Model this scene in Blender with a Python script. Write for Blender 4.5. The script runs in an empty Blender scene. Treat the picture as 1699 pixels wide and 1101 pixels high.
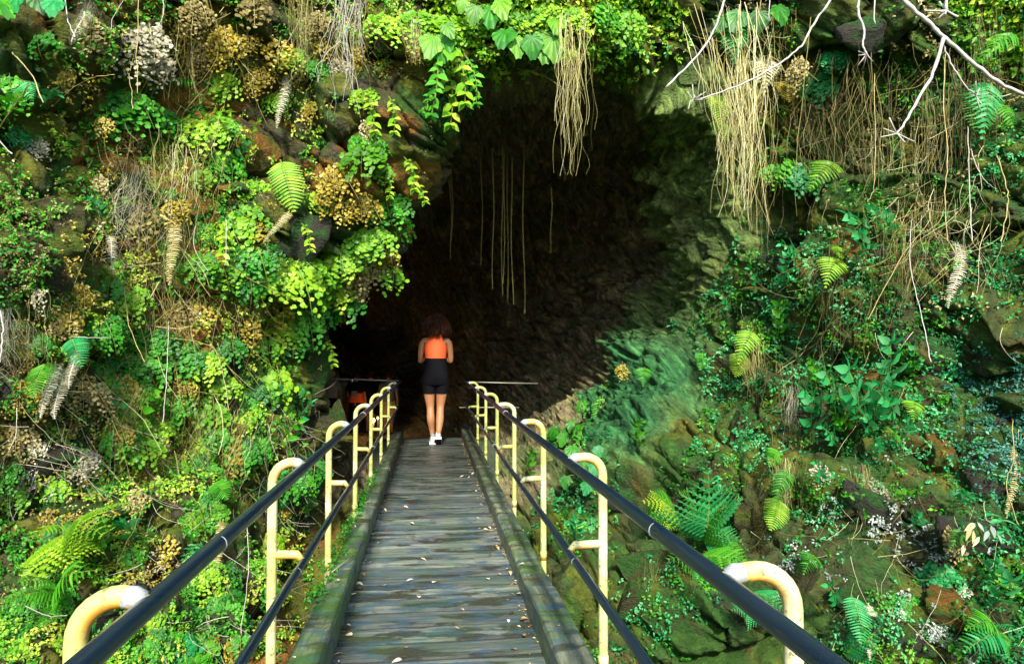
import bpy, bmesh, math, random
import numpy as np
from mathutils import Vector, Matrix
from mathutils.bvhtree import BVHTree

random.seed(11)
rng = np.random.default_rng(11)
S = bpy.context.scene
COL = S.collection
R = math.radians

# ------------------------------------------------------------------ camera
FPX = 1133.0
CAM = np.array([0.0, 0.0, 1.2])
YAW, PITCH = R(6.82), R(1.88)
FW = np.array([math.sin(YAW)*math.cos(PITCH), math.cos(YAW)*math.cos(PITCH), math.sin(PITCH)])
RT = np.array([math.cos(YAW), -math.sin(YAW), 0.0])
UP = np.cross(RT, FW)
cd = bpy.data.cameras.new('camera'); co = bpy.data.objects.new('camera', cd); COL.objects.link(co)
cd.sensor_width = 36; cd.lens = FPX/1699*36; cd.clip_start = 0.05; cd.clip_end = 2000
co.matrix_world = Matrix(((RT[0], UP[0], -FW[0], CAM[0]), (RT[1], UP[1], -FW[1], CAM[1]),
                          (RT[2], UP[2], -FW[2], CAM[2]), (0, 0, 0, 1)))
S.camera = co
# ------------------------------------------------------------------ world, sun, exposure
W = bpy.data.worlds.new('World'); S.world = W; W.use_nodes = True
wt = W.node_tree; wt.nodes.clear()
sky = wt.nodes.new('ShaderNodeTexSky'); sky.sky_type = 'NISHITA'; sky.sun_disc = False
SUN_EL, SUN_AZ = R(36.5), R(184)          # azimuth clockwise from +Y (the bridge direction): behind, to the right
sky.sun_elevation = SUN_EL; sky.sun_rotation = SUN_AZ
bg = wt.nodes.new('ShaderNodeBackground'); bg.inputs[1].default_value = 0.14
wo = wt.nodes.new('ShaderNodeOutputWorld')
wt.links.new(sky.outputs[0], bg.inputs[0]); wt.links.new(bg.outputs[0], wo.inputs[0])
sl = bpy.data.lights.new('sun', 'SUN'); sl.energy = 2.7; sl.angle = R(4); sl.color = (1.0, 0.94, 0.80)
so = bpy.data.objects.new('sun', sl); COL.objects.link(so)
sd = Vector((math.sin(SUN_AZ)*math.cos(SUN_EL), math.cos(SUN_AZ)*math.cos(SUN_EL), math.sin(SUN_EL)))
so.rotation_euler = sd.to_track_quat('Z', 'Y').to_euler(); so.location = sd*60
S.view_settings.view_transform = 'Standard'; S.view_settings.look = 'None'
S.view_settings.gamma = 1; S.view_settings.use_curve_mapping = False
S.view_settings.exposure = 1.5
S.render.engine = 'CYCLES'
S.cycles.max_bounces = 6; S.cycles.diffuse_bounces = 5; S.cycles.transmission_bounces = 3; S.cycles.glossy_bounces = 3
S.render.resolution_x = 1024; S.render.resolution_y = 663

# ------------------------------------------------------------------ helpers
def ray(px, py):
    return FW*FPX + RT*(px-849.5) + UP*(550.5-py)
def at(px, py, Y):
    """point of the plane y = Y seen at a pixel of the 1699 x 1101 photograph"""
    d = ray(px, py); return CAM + d*(Y/d[1])
def pix(P):
    d = np.asarray(P, float)-CAM; z = d @ FW
    return 849.5+FPX*(d @ RT)/z, 550.5-FPX*(d @ UP)/z

def tag(o, label=None, cat=None, group=None, kind=None):
    if label: o['label'] = label
    if cat: o['category'] = cat
    if group: o['group'] = group
    if kind: o['kind'] = kind
    return o
def empty(name, loc=(0, 0, 0)):
    o = bpy.data.objects.new(name, None); o.location = loc; o.empty_display_size = .05
    COL.objects.link(o); return o
def link(name, me, parent=None, M=None):
    o = bpy.data.objects.new(name, me); COL.objects.link(o)
    if parent is not None: o.parent = parent
    if M is not None: o.matrix_basis = M
    return o
def copy_tree(o, parent=None):
    c = o.copy(); COL.objects.link(c)
    if parent is not None: c.parent = parent
    for ch in list(o.children): copy_tree(ch, c)
    return c

class MB:
    """collects vertices and faces; one call to mesh() makes one mesh"""
    def __init__(s): s.v = []; s.f = []; s.t = []; s.m = []; s.n = 0
    def add(s, v, f, tone=0.5, mi=0):
        s.v.extend([tuple(map(float, q)) for q in v]); s.f.extend([tuple(i+s.n for i in q) for q in f])
        s.t.extend([tone]*len(f)); s.m.extend([mi]*len(f)); s.n += len(v)
    def box(s, x0, x1, y0, y1, z0, z1, tone=.5, mi=0):
        v = [(x, y, z) for x in (x0, x1) for y in (y0, y1) for z in (z0, z1)]
        s.add(v, [(0,1,3,2),(4,6,7,5),(0,4,5,1),(2,3,7,6),(0,2,6,4),(1,5,7,3)], tone, mi)
    def tube(s, pts, rad, sides=5, cap=True, tone=.5, mi=0):
        pts = [np.asarray(p, float) for p in pts]; n = len(pts)
        if not hasattr(rad, '__len__'): rad = [rad]*n
        vs = []; nrm = None
        for i in range(n):
            t = pts[min(i+1, n-1)]-pts[max(i-1, 0)]; t = t/(np.linalg.norm(t)+1e-9)
            if nrm is None:
                a = np.array([0, 0, 1.0]) if abs(t[2]) < .9 else np.array([1.0, 0, 0])
                nrm = np.cross(t, a)
            nrm = nrm - t*(nrm @ t); nrm = nrm/(np.linalg.norm(nrm)+1e-9); b = np.cross(t, nrm)
            for k in range(sides):
                a = 2*math.pi*k/sides
                vs.append(pts[i]+rad[i]*(math.cos(a)*nrm+math.sin(a)*b))
        fs = [(i*sides+k, i*sides+(k+1) % sides, (i+1)*sides+(k+1) % sides, (i+1)*sides+k) for i in range(n-1) for k in range(sides)]
        if cap: fs += [tuple(range(sides))[::-1], tuple((n-1)*sides+k for k in range(sides))]
        s.add(vs, fs, tone, mi)
    def mesh(s, name, mats, smooth=False):
        me = bpy.data.meshes.new(name); me.from_pydata(s.v, [], s.f)
        for m in (mats if isinstance(mats, (list, tuple)) else [mats]): me.materials.append(m)
        a = me.attributes.new('tone', 'FLOAT', 'FACE'); a.data.foreach_set('value', np.array(s.t, 'f'))
        me.polygons.foreach_set('material_index', np.array(s.m, 'i'))
        if smooth: me.polygons.foreach_set('use_smooth', np.ones(len(s.f), bool))
        me.update(); return me
    def build(s, name, mats, parent=None, smooth=False):
        return link(name, s.mesh(name, mats, smooth), parent)

def np_mesh(name, V, F, mats, smooth=False, tone=None, col=None, streak=None):
    me = bpy.data.meshes.new(name); nv, nf, k = len(V), len(F), F.shape[1]
    me.vertices.add(nv); me.vertices.foreach_set('co', np.ascontiguousarray(V, 'f').ravel())
    me.loops.add(nf*k); me.loops.foreach_set('vertex_index', np.ascontiguousarray(F, 'i').ravel())
    me.polygons.add(nf); me.polygons.foreach_set('loop_start', np.arange(0, nf*k, k, dtype='i'))
    me.polygons.foreach_set('loop_total', np.full(nf, k, 'i'))
    if smooth: me.polygons.foreach_set('use_smooth', np.ones(nf, bool))
    for m in (mats if isinstance(mats, (list, tuple)) else [mats]): me.materials.append(m)
    if tone is not None:
        a = me.attributes.new('tone', 'FLOAT', 'FACE'); a.data.foreach_set('value', np.ascontiguousarray(tone, 'f'))
    if col is not None:
        a = me.attributes.new('rockcol', 'FLOAT_COLOR', 'POINT')
        a.data.foreach_set('color', np.ascontiguousarray(np.c_[col, np.zeros(nv) if streak is None else streak], 'f').ravel())
    me.update(calc_edges=True); me.validate(); return me

# ------------------------------------------------------------------ numpy noise
PERM = rng.permutation(256).astype(np.int64); PERM = np.r_[PERM, PERM, PERM]
GR = rng.normal(size=(256, 3)); GR /= np.linalg.norm(GR, axis=1)[:, None]
def perlin(P):
    I = np.floor(P).astype(np.int64); F = P-I; I &= 255; U = F*F*F*(F*(F*6-15)+10); out = 0
    for dx in (0, 1):
        for dy in (0, 1):
            for dz in (0, 1):
                h = PERM[PERM[PERM[(I[:, 0]+dx) & 255]+((I[:, 1]+dy) & 255)]+((I[:, 2]+dz) & 255)]
                g = (GR[h]*(F-np.array([dx, dy, dz]))).sum(1)
                w = (U[:, 0] if dx else 1-U[:, 0])*(U[:, 1] if dy else 1-U[:, 1])*(U[:, 2] if dz else 1-U[:, 2])
                out = out+w*g
    return out*1.5
def fbm(P, o=4, g=.5, ridge=False):
    s = 0; a = 1
    for i in range(o):
        n = perlin(P*2**i+17.3*i); s = s+a*((1-2*np.abs(n)) if ridge else n); a *= g
    return s
def worley(P):
    """nearest cell value, F1, F2 and offset to the nearest cell point"""
    I = np.floor(P).astype(np.int64); n = len(P)
    d1 = np.full(n, 9.0); d2 = np.full(n, 9.0); hv = np.zeros(n, np.int64); off = np.zeros((n, 3))
    for dx in (-1, 0, 1):
        for dy in (-1, 0, 1):
            for dz in (-1, 0, 1):
                J = I+np.array([dx, dy, dz]); K = J & 255
                h = PERM[PERM[PERM[K[:, 0]]+K[:, 1]]+K[:, 2]]
                q = J+.5+GR[h]*.42; v = P-q; d = np.sqrt((v*v).sum(1))
                near = d < d1
                d2 = np.where(near, d1, np.minimum(d2, d)); hv = np.where(near, h, hv)
                off = np.where(near[:, None], v, off); d1 = np.where(near, d, d1)
    return hv, d1, d2, off

# ------------------------------------------------------------------ materials
def nt(name):
    m = bpy.data.materials.new(name); m.use_nodes = True; t = m.node_tree; t.nodes.clear()
    out = t.nodes.new('ShaderNodeOutputMaterial'); b = t.nodes.new('ShaderNodeBsdfPrincipled')
    t.links.new(b.outputs[0], out.inputs[0]); return m, t, b, out
def N(t, kind, **kw):
    n = t.nodes.new('ShaderNode'+kind)
    for k, v in kw.items():
        if k.startswith('i_'): n.inputs[k[2:].replace('_', ' ')].default_value = v
        else: setattr(n, k, v)
    return n
def ramp(t, src, stops):
    r = t.nodes.new('ShaderNodeValToRGB'); e = r.color_ramp.elements
    while len(e) < len(stops): e.new(.5)
    for q, (p, c) in zip(e, stops): q.position = p; q.color = (*c, 1) if len(c) == 3 else c
    if src is not None: t.links.new(src, r.inputs[0])
    return r
def mixc(t, fac, a, b, mode='MIX'):
    m = t.nodes.new('ShaderNodeMix'); m.data_type = 'RGBA'; m.blend_type = mode
    for s, v in ((0, fac), (6, a), (7, b)):
        if isinstance(v, (int, float)): m.inputs[s].default_value = v
        elif isinstance(v, tuple): m.inputs[s].default_value = (*v, 1)
        else: t.links.new(v, m.inputs[s])
    return m.outputs[2]
def noise(t, scale, detail=4, rough=.6, vec=None, stretch=None, coord='Object'):
    n = N(t, 'TexNoise'); n.inputs['Scale'].default_value = scale; n.inputs['Detail'].default_value = detail
    n.inputs['Roughness'].default_value = rough
    if vec is None:
        tc = N(t, 'TexCoord'); vec = tc.outputs[coord]
    if stretch:
        mp = N(t, 'Mapping'); mp.inputs['Scale'].default_value = stretch; t.links.new(vec, mp.inputs[0]); vec = mp.outputs[0]
    t.links.new(vec, n.inputs['Vector']); return n.outputs[0]
def bump(t, b, h, strength=.5, dist=.02):
    bp = N(t, 'Bump'); bp.inputs['Strength'].default_value = strength; bp.inputs['Distance'].default_value = dist
    t.links.new(h, bp.inputs['Height']); t.links.new(bp.outputs[0], b.inputs['Normal']); return bp

def leaf_mat(name, stops, transl=.35, rough=.45, objvar=.35):
    m, t, b, out = nt(name)
    a = N(t, 'Attribute', attribute_name='tone'); oi = N(t, 'ObjectInfo')
    mm = N(t, 'Math', operation='MULTIPLY_ADD'); t.links.new(oi.outputs['Random'], mm.inputs[0]); mm.inputs[1].default_value = objvar
    ms = N(t, 'Math', operation='SUBTRACT'); t.links.new(a.outputs['Fac'], ms.inputs[0]); ms.inputs[1].default_value = objvar/2
    t.links.new(ms.outputs[0], mm.inputs[2])
    r = ramp(t, mm.outputs[0], stops)
    c = r.outputs[0]
    t.links.new(c, b.inputs['Base Color']); b.inputs['Roughness'].default_value = rough
    b.inputs['Specular IOR Level'].default_value = .4
    tr = N(t, 'BsdfTranslucent'); t.links.new(c, tr.inputs[0])
    mx = N(t, 'MixShader'); mx.inputs[0].default_value = transl
    t.links.new(b.outputs[0], mx.inputs[1]); t.links.new(tr.outputs[0], mx.inputs[2]); t.links.new(mx.outputs[0], out.inputs[0])
    return m
def flat_mat(name, colr, rough=.7, var=.25, sc=12, bstr=.2, spec=.4, metal=0):
    m, t, b, out = nt(name); n = noise(t, sc, 5)
    d = tuple(c*(1-var) for c in colr); l = tuple(min(1, c*(1+var)) for c in colr)
    r = ramp(t, n, [(.3, d), (.7, l)]); t.links.new(r.outputs[0], b.inputs['Base Color'])
    b.inputs['Roughness'].default_value = rough; b.inputs['Specular IOR Level'].default_value = spec; b.inputs['Metallic'].default_value = metal
    if bstr: bump(t, b, n, bstr, .01)
    return m

M_green = leaf_mat('fern_green', [(0, (.008, .07, .006)), (.35, (.025, .22, .010)), (.7, (.08, .40, .018)), (1, (.22, .55, .04))])
M_lime = leaf_mat('fern_lime', [(0, (.04, .18, .006)), (.4, (.14, .40, .012)), (.75, (.34, .58, .02)), (1, (.58, .68, .08))])
M_gold = leaf_mat('fern_gold', [(0, (.10, .09, .008)), (.35, (.30, .24, .015)), (.7, (.52, .40, .04)), (1, (.75, .62, .22))], .3)
M_dry = leaf_mat('dry_fern', [(0, (.08, .06, .012)), (.35, (.24, .19, .05)), (.7, (.46, .40, .16)), (1, (.76, .70, .44))], .25, .6)
M_pale = leaf_mat('withered_pale', [(0, (.20, .19, .11)), (.5, (.48, .45, .31)), (1, (.80, .78, .64))], .2, .6)
M_teal = leaf_mat('leaf_teal', [(0, (.006, .10, .02)), (.4, (.018, .30, .07)), (.75, (.06, .50, .15)), (1, (.24, .66, .30))])
M_jade = leaf_mat('leaf_jade', [(0, (.008, .07, .045)), (.5, (.03, .22, .15)), (1, (.18, .46, .34))])
M_grey = leaf_mat('lichen_grey', [(0, (.09, .11, .10)), (.5, (.28, .34, .30)), (1, (.65, .72, .66))], .15, .7)
M_stem = flat_mat('stem_tan', (.42, .34, .14), .7, .4, 8, .1)
M_stemg = flat_mat('stem_green', (.17, .24, .05), .6, .4, 8, .1)
M_root = leaf_mat('root_tan', [(0, (.09, .065, .010)), (.4, (.26, .22, .045)), (.75, (.50, .46, .18)), (1, (.80, .76, .48))], 0, .7)
M_branch = flat_mat('pale_branch', (.50, .47, .42), .5, .18, 20, .2)
M_brown = leaf_mat('root_brown', [(0, (.03, .025, .006)), (.5, (.11, .09, .02)), (1, (.28, .25, .08))], 0, .8)

def rock_mat(name):
    m, t, b, out = nt(name)
    a = N(t, 'Attribute', attribute_name='rockcol')
    tc = N(t, 'TexCoord'); vec = tc.outputs['Object']
    n1 = noise(t, 9, 8, .65, vec); n2 = noise(t, 45, 5, .7, vec)
    n3 = noise(t, 6, 6, .6, vec, (1, .6, 3.5))
    s = N(t, 'Math', operation='MULTIPLY_ADD'); t.links.new(n2, s.inputs[0]); s.inputs[1].default_value = .5; t.links.new(n1, s.inputs[2])
    r = ramp(t, s.outputs[0], [(.45, (.35, .35, .35)), (.75, (1, 1, 1)), (1, (1.7, 1.7, 1.6))])
    c = mixc(t, 1.0, a.outputs['Color'], r.outputs[0], 'MULTIPLY')
    # flow lines of the lava lining, running down to the right
    wv = N(t, 'TexNoise'); wv.inputs['Scale'].default_value = 1.3; t.links.new(vec, wv.inputs['Vector'])
    wa = N(t, 'VectorMath', operation='MULTIPLY_ADD'); t.links.new(wv.outputs['Color'], wa.inputs[0]); wa.inputs[1].default_value = (.5, .5, .5); t.links.new(vec, wa.inputs[2])
    d1_ = N(t, 'VectorMath', operation='DOT_PRODUCT'); t.links.new(wa.outputs[0], d1_.inputs[0]); d1_.inputs[1].default_value = (.88*17, 2.0, .47*17)
    d2_ = N(t, 'VectorMath', operation='DOT_PRODUCT'); t.links.new(wa.outputs[0], d2_.inputs[0]); d2_.inputs[1].default_value = (-.47*2.6, 0, .88*2.6)
    d3_ = N(t, 'VectorMath', operation='DOT_PRODUCT'); t.links.new(wa.outputs[0], d3_.inputs[0]); d3_.inputs[1].default_value = (0, 3.0, 0)
    cx_ = N(t, 'CombineXYZ')
    for q_, k_ in enumerate((d1_, d2_, d3_)): t.links.new(k_.outputs['Value'], cx_.inputs[q_])
    fl = N(t, 'TexNoise'); fl.inputs['Scale'].default_value = 1.0; fl.inputs['Detail'].default_value = 6; fl.inputs['Roughness'].default_value = .65; t.links.new(cx_.outputs[0], fl.inputs['Vector'])
    fr_ = ramp(t, fl.outputs[0], [(.32, (.22, .22, .2)), (.5, (.8, .8, .8)), (.68, (1.9, 1.8, 1.5))])
    c = mixc(t, a.outputs['Alpha'], c, mixc(t, 1.0, c, fr_.outputs[0], 'MULTIPLY'))
    t.links.new(c, b.inputs['Base Color'])
    rr = ramp(t, n1, [(.35, (.45,)*3), (.65, (.85,)*3)]); t.links.new(rr.outputs[0], b.inputs['Roughness'])
    b.inputs['Specular IOR Level'].default_value = .35
    h = N(t, 'Math', operation='MULTIPLY_ADD'); t.links.new(n3, h.inputs[0]); h.inputs[1].default_value = .8; t.links.new(s.outputs[0], h.inputs[2])
    hs = N(t, 'Math', operation='MULTIPLY'); t.links.new(fl.outputs[0], hs.inputs[0]); t.links.new(a.outputs['Alpha'], hs.inputs[1])
    h2 = N(t, 'Math', operation='MULTIPLY_ADD'); t.links.new(hs.outputs[0], h2.inputs[0]); h2.inputs[1].default_value = 2.2; t.links.new(h.outputs[0], h2.inputs[2])
    bump(t, b, h2.outputs[0], .9, .06)
    return m
M_rock = rock_mat('mossy_lava_rock')

def wood_mat(name, dark, mid, lite, moss, stretch, wet=1.0, rlo=.22, rhi=.65):
    m, t, b, out = nt(name)
    g = N(t, 'NewGeometry'); P = g.outputs['Position']; oi = N(t, 'ObjectInfo')
    off = N(t, 'VectorMath', operation='MULTIPLY_ADD'); t.links.new(oi.outputs['Random'], off.inputs[0])
    off.inputs[1].default_value = (31, 17, 11); t.links.new(P, off.inputs[2])
    gr = noise(t, 3.5, 8, .7, off.outputs[0], stretch)
    fine = noise(t, 14, 4, .7, off.outputs[0], stretch)
    c0 = ramp(t, gr, [(.25, dark), (.48, mid), (.72, lite)]).outputs[0]
    # per board brightness
    ob = ramp(t, oi.outputs['Random'], [(0, (.6, .62, .65)), (.5, (.95, .97, 1.0)), (1, (1.4, 1.37, 1.28))]).outputs[0]
    c0 = mixc(t, 1.0, c0, ob, 'MULTIPLY')
    pt = noise(t, 2.4, 5, .6, off.outputs[0], (.9, 3.4, 1))
    wetf = ramp(t, pt, [(.53, (0, 0, 0)), (.56, (wet,)*3)]).outputs[0]
    c1 = mixc(t, wetf, c0, tuple(q*.35 for q in (mid[0], mid[1]*.95, mid[2]*.8)))
    bl = noise(t, 8, 5, .6, P, (.7, 1.6, 1))
    bf = ramp(t, bl, [(.50, (0, 0, 0)), (.58, (.75,)*3)]).outputs[0]
    c2 = mixc(t, bf, c1, (.045, .10, .15))  # blue patches painted in for sky sheen on the wet timber
    ms = noise(t, 3.2, 6, .65, P)
    mf = ramp(t, ms, [(.46, (0, 0, 0)), (.58, (moss,)*3)]).outputs[0]
    c3 = mixc(t, mf, c2, (.055, .16, .025))
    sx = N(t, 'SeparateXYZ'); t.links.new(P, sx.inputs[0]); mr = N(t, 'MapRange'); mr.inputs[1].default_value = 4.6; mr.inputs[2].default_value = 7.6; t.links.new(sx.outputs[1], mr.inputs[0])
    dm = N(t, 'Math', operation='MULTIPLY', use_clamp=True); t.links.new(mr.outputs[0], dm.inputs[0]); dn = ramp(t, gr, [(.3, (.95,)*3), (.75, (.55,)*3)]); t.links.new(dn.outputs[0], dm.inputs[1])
    c3 = mixc(t, dm.outputs[0], c3, (.018, .021, .012))  # damp grime and the tube's shade, painted as darker timber towards the far end
    if name == 'weathered_plank':
        # dirt ground into the board edges
        ob_ = N(t, 'TexCoord'); so_ = N(t, 'SeparateXYZ'); t.links.new(ob_.outputs['Object'], so_.inputs[0]); ab = N(t, 'Math', operation='ABSOLUTE'); t.links.new(so_.outputs[1], ab.inputs[0])
        me_ = N(t, 'MapRange'); me_.inputs[1].default_value = .055; me_.inputs[2].default_value = .072; t.links.new(ab.outputs[0], me_.inputs[0]); mf_ = N(t, 'Math', operation='MULTIPLY'); t.links.new(me_.outputs[0], mf_.inputs[0]); mf_.inputs[1].default_value = .8
        c3 = mixc(t, mf_.outputs[0], c3, (.016, .018, .015))
    t.links.new(c3, b.inputs['Base Color'])
    rr = ramp(t, pt, [(.42, (rhi,)*3), (.6, (rlo,)*3)]); t.links.new(rr.outputs[0], b.inputs['Roughness'])
    b.inputs['Specular IOR Level'].default_value = .5
    h = N(t, 'Math', operation='ADD'); t.links.new(gr, h.inputs[0]); t.links.new(fine, h.inputs[1])
    bump(t, b, h.outputs[0], .45, .006)
    return m
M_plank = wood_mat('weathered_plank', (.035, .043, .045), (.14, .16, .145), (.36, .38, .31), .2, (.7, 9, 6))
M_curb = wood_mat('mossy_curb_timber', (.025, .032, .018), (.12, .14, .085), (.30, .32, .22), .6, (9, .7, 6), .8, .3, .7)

def rail_mat():
    m, t, b, out = nt('dark_blue_pipe'); n = noise(t, 40, 4); n2 = noise(t, 7, 4)
    r = ramp(t, n, [(.68, (.006, .018, .042)), (.76, (.07, .13, .20))]); t.links.new(r.outputs[0], b.inputs['Base Color'])
    rr = ramp(t, n2, [(.3, (.22,)*3), (.7, (.42,)*3)]); t.links.new(rr.outputs[0], b.inputs['Roughness'])
    b.inputs['Specular IOR Level'].default_value = .7; b.inputs['Coat Weight'].default_value = .3; return m
M_rail = rail_mat()
def post_mat():
    m, t, b, out = nt('peeling_cream_pipe'); n = noise(t, 22, 6, .7); n2 = noise(t, 5, 5); n3 = noise(t, 90, 3)
    c = ramp(t, n2, [(.33, (.82, .82, .60)), (.55, (.62, .60, .20))]).outputs[0]
    f = ramp(t, n, [(.55, (0, 0, 0)), (.66, (.9,)*3)]).outputs[0]
    c = mixc(t, f, c, (.40, .42, .16))
    f2 = ramp(t, n3, [(.62, (0, 0, 0)), (.70, (.8,)*3)]).outputs[0]
    c = mixc(t, f2, c, (.22, .15, .05))
    # rust runs on the underside of the bends, where water collects
    g = N(t, 'NewGeometry'); sp = N(t, 'SeparateXYZ'); t.links.new(g.outputs['Normal'], sp.inputs[0])
    mr = N(t, 'MapRange'); mr.inputs[1].default_value = .0; mr.inputs[2].default_value = -.6; t.links.new(sp.outputs[2], mr.inputs[0])
    mm = N(t, 'Math', operation='MULTIPLY'); t.links.new(mr.outputs[0], mm.inputs[0]); t.links.new(n2, mm.inputs[1])
    mm2 = N(t, 'Math', operation='MULTIPLY', use_clamp=True); t.links.new(mm.outputs[0], mm2.inputs[0]); mm2.inputs[1].default_value = 2.0
    c = mixc(t, mm2.outputs[0], c, (.75, .36, .03))
    # algae film, thickened towards the tube to paint its shade onto the posts
    sx = N(t, 'SeparateXYZ'); t.links.new(g.outputs['Position'], sx.inputs[0]); mr2 = N(t, 'MapRange'); mr2.inputs[1].default_value = 1.5; mr2.inputs[2].default_value = 6.5; mr2.inputs[3].default_value = .1; mr2.inputs[4].default_value = 1.0; t.links.new(sx.outputs[1], mr2.inputs[0])
    n4 = noise(t, 14, 6, .7, g.outputs['Position']); r4 = ramp(t, n4, [(.35, (.25,)*3), (.6, (.95,)*3)]); m4_ = N(t, 'Math', operation='MULTIPLY', use_clamp=True); t.links.new(mr2.outputs[0], m4_.inputs[0]); t.links.new(r4.outputs[0], m4_.inputs[1])
    c = mixc(t, m4_.outputs[0], c, (.27, .31, .06))
    n5 = noise(t, 55, 4, .6, g.outputs['Position']); r5 = ramp(t, n5, [(.60, (0, 0, 0)), (.66, (.85,)*3)]); c = mixc(t, r5.outputs[0], c, (.20, .19, .07))
    t.links.new(c, b.inputs['Base Color']); b.inputs['Roughness'].default_value = .45; bump(t, b, n3, .3, .002); return m
M_post = post_mat()
M_weld = flat_mat('pale_joint_metal', (.42, .45, .45), .45, .3, 60, .3)
M_skin = flat_mat('brown_skin', (.38, .17, .075), .5, .08, 5, .02)
M_top = flat_mat('orange_knit', (.95, .125, .03), .75, .07, 9, .1)
M_black = flat_mat('black_stretch_fabric', (.004, .004, .006), .8, .2, 9, .1, .15)
M_hair = flat_mat('dark_brown_hair', (.045, .016, .007), .8, .5, 15, .1, .15)
M_white = flat_mat('white_shoe', (.75, .75, .75), .6, .1, 20, .1)
M_dark = flat_mat('dark_rubber', (.02, .02, .02), .7, .2, 20, .1)
M_shoeg = flat_mat('grey_mesh', (.22, .23, .25), .8, .3, 60, .1)
M_tgrey = flat_mat('grey_shirt', (.22, .23, .21), .85, .1, 9, .05)
M_tblue = flat_mat('blue_grey_shirt', (.14, .18, .19), .85, .1, 9, .05)
M_tan = flat_mat('tan_shorts', (.50, .34, .13), .85, .1, 9, .05)
M_red = flat_mat('red_orange_cloth', (.85, .12, .03), .7, .1, 9, .05)
M_ghair = flat_mat('grey_hair', (.30, .28, .25), .7, .2, 30, .1)
M_steel = flat_mat('dull_steel', (.30, .30, .24), .5, .3, 30, .1, metal=.3)
M_soil = flat_mat('dark_forest_soil', (.05, .04, .025), .9, .5, 2, .5)
M_litter = leaf_mat('fallen_leaf', [(0, (.10, .04, .015)), (.4, (.42, .20, .07)), (.7, (.70, .46, .20)), (1, (.80, .74, .58))], .1, .6)
M_canopy = leaf_mat('canopy_leaf', [(0, (.01, .04, .008)), (1, (.04, .12, .02))], .25, .6)

# ------------------------------------------------------------------ the cliff and the lava tube: one lofted surface
# each ring is 16 points clockwise from straight down: S SSW SW WSW W WNW NW NNW N NNE NE ENE E ESE SE SSE
Aq = at
ringH = [(0,1.2,-2.2), (-2.2,.6,-2.0), (-4.2,-.5,-1.2), (-5.6,-1,.4), (-6.2,-1,2.0), (-6.4,0,3.8), (-5.6,2.4,6.5), (-3,4.6,9),
         (1,5.0,9.5), (4,4.8,9), (6.6,2.6,7), (7.0,0,4.5), (6.8,-1,2.2), (5.8,-1,.4), (4.4,-.5,-1.2), (2.3,.6,-2.0)]
ringH = [np.array(p, float) for p in ringH]
ringG = [Aq(760,1330,4.0), Aq(420,1210,4.9), Aq(60,1180,4.4), Aq(-140,900,4.4), Aq(-120,600,4.6), Aq(-120,330,4.4), Aq(-80,10,5.0), Aq(380,-180,5.8),
         Aq(850,-220,6.0), Aq(1280,-220,5.9), Aq(1780,-60,5.1), Aq(1850,280,4.7), Aq(1850,600,4.9), Aq(1830,900,4.7), Aq(1580,1190,4.6), Aq(1150,1230,5.0)]
ringF = [Aq(750,1060,6.6), Aq(480,1010,6.2), Aq(300,930,5.8), Aq(260,780,6.1), Aq(270,560,6.3), Aq(260,330,6.1), Aq(330,150,6.3), Aq(560,40,6.5),
         Aq(830,30,6.3), Aq(1100,20,6.5), Aq(1390,130,6.5), Aq(1460,330,6.3), Aq(1450,560,6.2), Aq(1380,760,5.8), Aq(1230,930,5.6), Aq(1010,1010,6.0)]
ringM = [Aq(735,885,9.2), Aq(610,860,8.8), Aq(535,770,8.3), Aq(532,660,8.1), Aq(540,530,7.9), Aq(650,455,7.5), Aq(685,345,7.2), Aq(715,215,7.0),
         Aq(800,120,6.8), Aq(960,95,6.8), Aq(1110,150,7.2), Aq(1195,300,7.6), Aq(1180,460,8.0), Aq(1110,620,8.2), Aq(1010,760,8.2), Aq(880,850,8.8)]
ringC = [np.array(p, float) for p in [(.1,10.6,-.55), (-1.2,10.4,-.6), (-2.6,10.0,-.4), (-3.3,9.8,.6), (-3.3,9.6,1.9), (-2.4,9.4,3.1), (-1.2,9.3,3.9), (-.2,9.2,4.4),
         (1.0,9.3,4.7), (2.2,9.6,4.7), (3.0,9.9,4.1), (3.5,10.0,3.2), (3.4,10.1,2.1), (2.9,10.2,1.0), (2.1,10.3,.0), (1.1,10.4,-.45)]]
ringD = [np.array(p, float) for p in [(-.2,14.2,-.8), (-1.8,14.2,-.85), (-3.8,14.0,-.7), (-4.8,14,.5), (-4.8,14,1.9), (-3.9,13.8,3.0), (-2.5,13.5,3.7), (-1.0,13.0,4.2),
         (.6,12.6,4.4), (1.8,12.6,4.2), (2.6,12.8,3.6), (3.0,13.0,2.8), (2.9,13.2,1.9), (2.5,13.4,1.0), (1.8,13.7,.2), (.8,14,-.5)]]
ringE = [np.array(p, float) for p in [(-1.6,20.5,-.95), (-3.2,20.5,-.95), (-5.0,20.5,-.9), (-6.2,20.5,.2), (-6.2,20.5,1.2), (-5.3,20.3,2.2), (-4.0,20,2.8), (-2.4,19.4,3.0),
         (-1.0,18.6,3.0), (.0,18.0,2.8), (.7,17.6,2.4), (1.0,17.6,1.8), (1.0,17.8,1.2), (.7,18.2,.5), (.2,18.8,-.2), (-.6,19.8,-.7)]]
ringZ = [p*np.array([.002, 0, .002])+np.array([-2.6, 23.5, .35]) for p in ringE]
ringI = [np.array(p, float) for p in [(0,-3,-2.4), (-4,-4,-2.0), (-8,-5,-.6), (-11,-5,2), (-12,-4,5), (-12,0,8), (-10,5,11), (-5,7,13),
         (1,8,13.5), (6,7,13), (11,5,11), (12,0,8), (12,-4,5), (11,-5,2), (8,-5,-.6), (4,-4,-2.0)]]
RINGS = [ringI, ringH, ringG, ringF, ringM, ringC, ringD, ringE, ringZ]
CTRL = np.array(RINGS)                                  # 9 x 16 x 3
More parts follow.
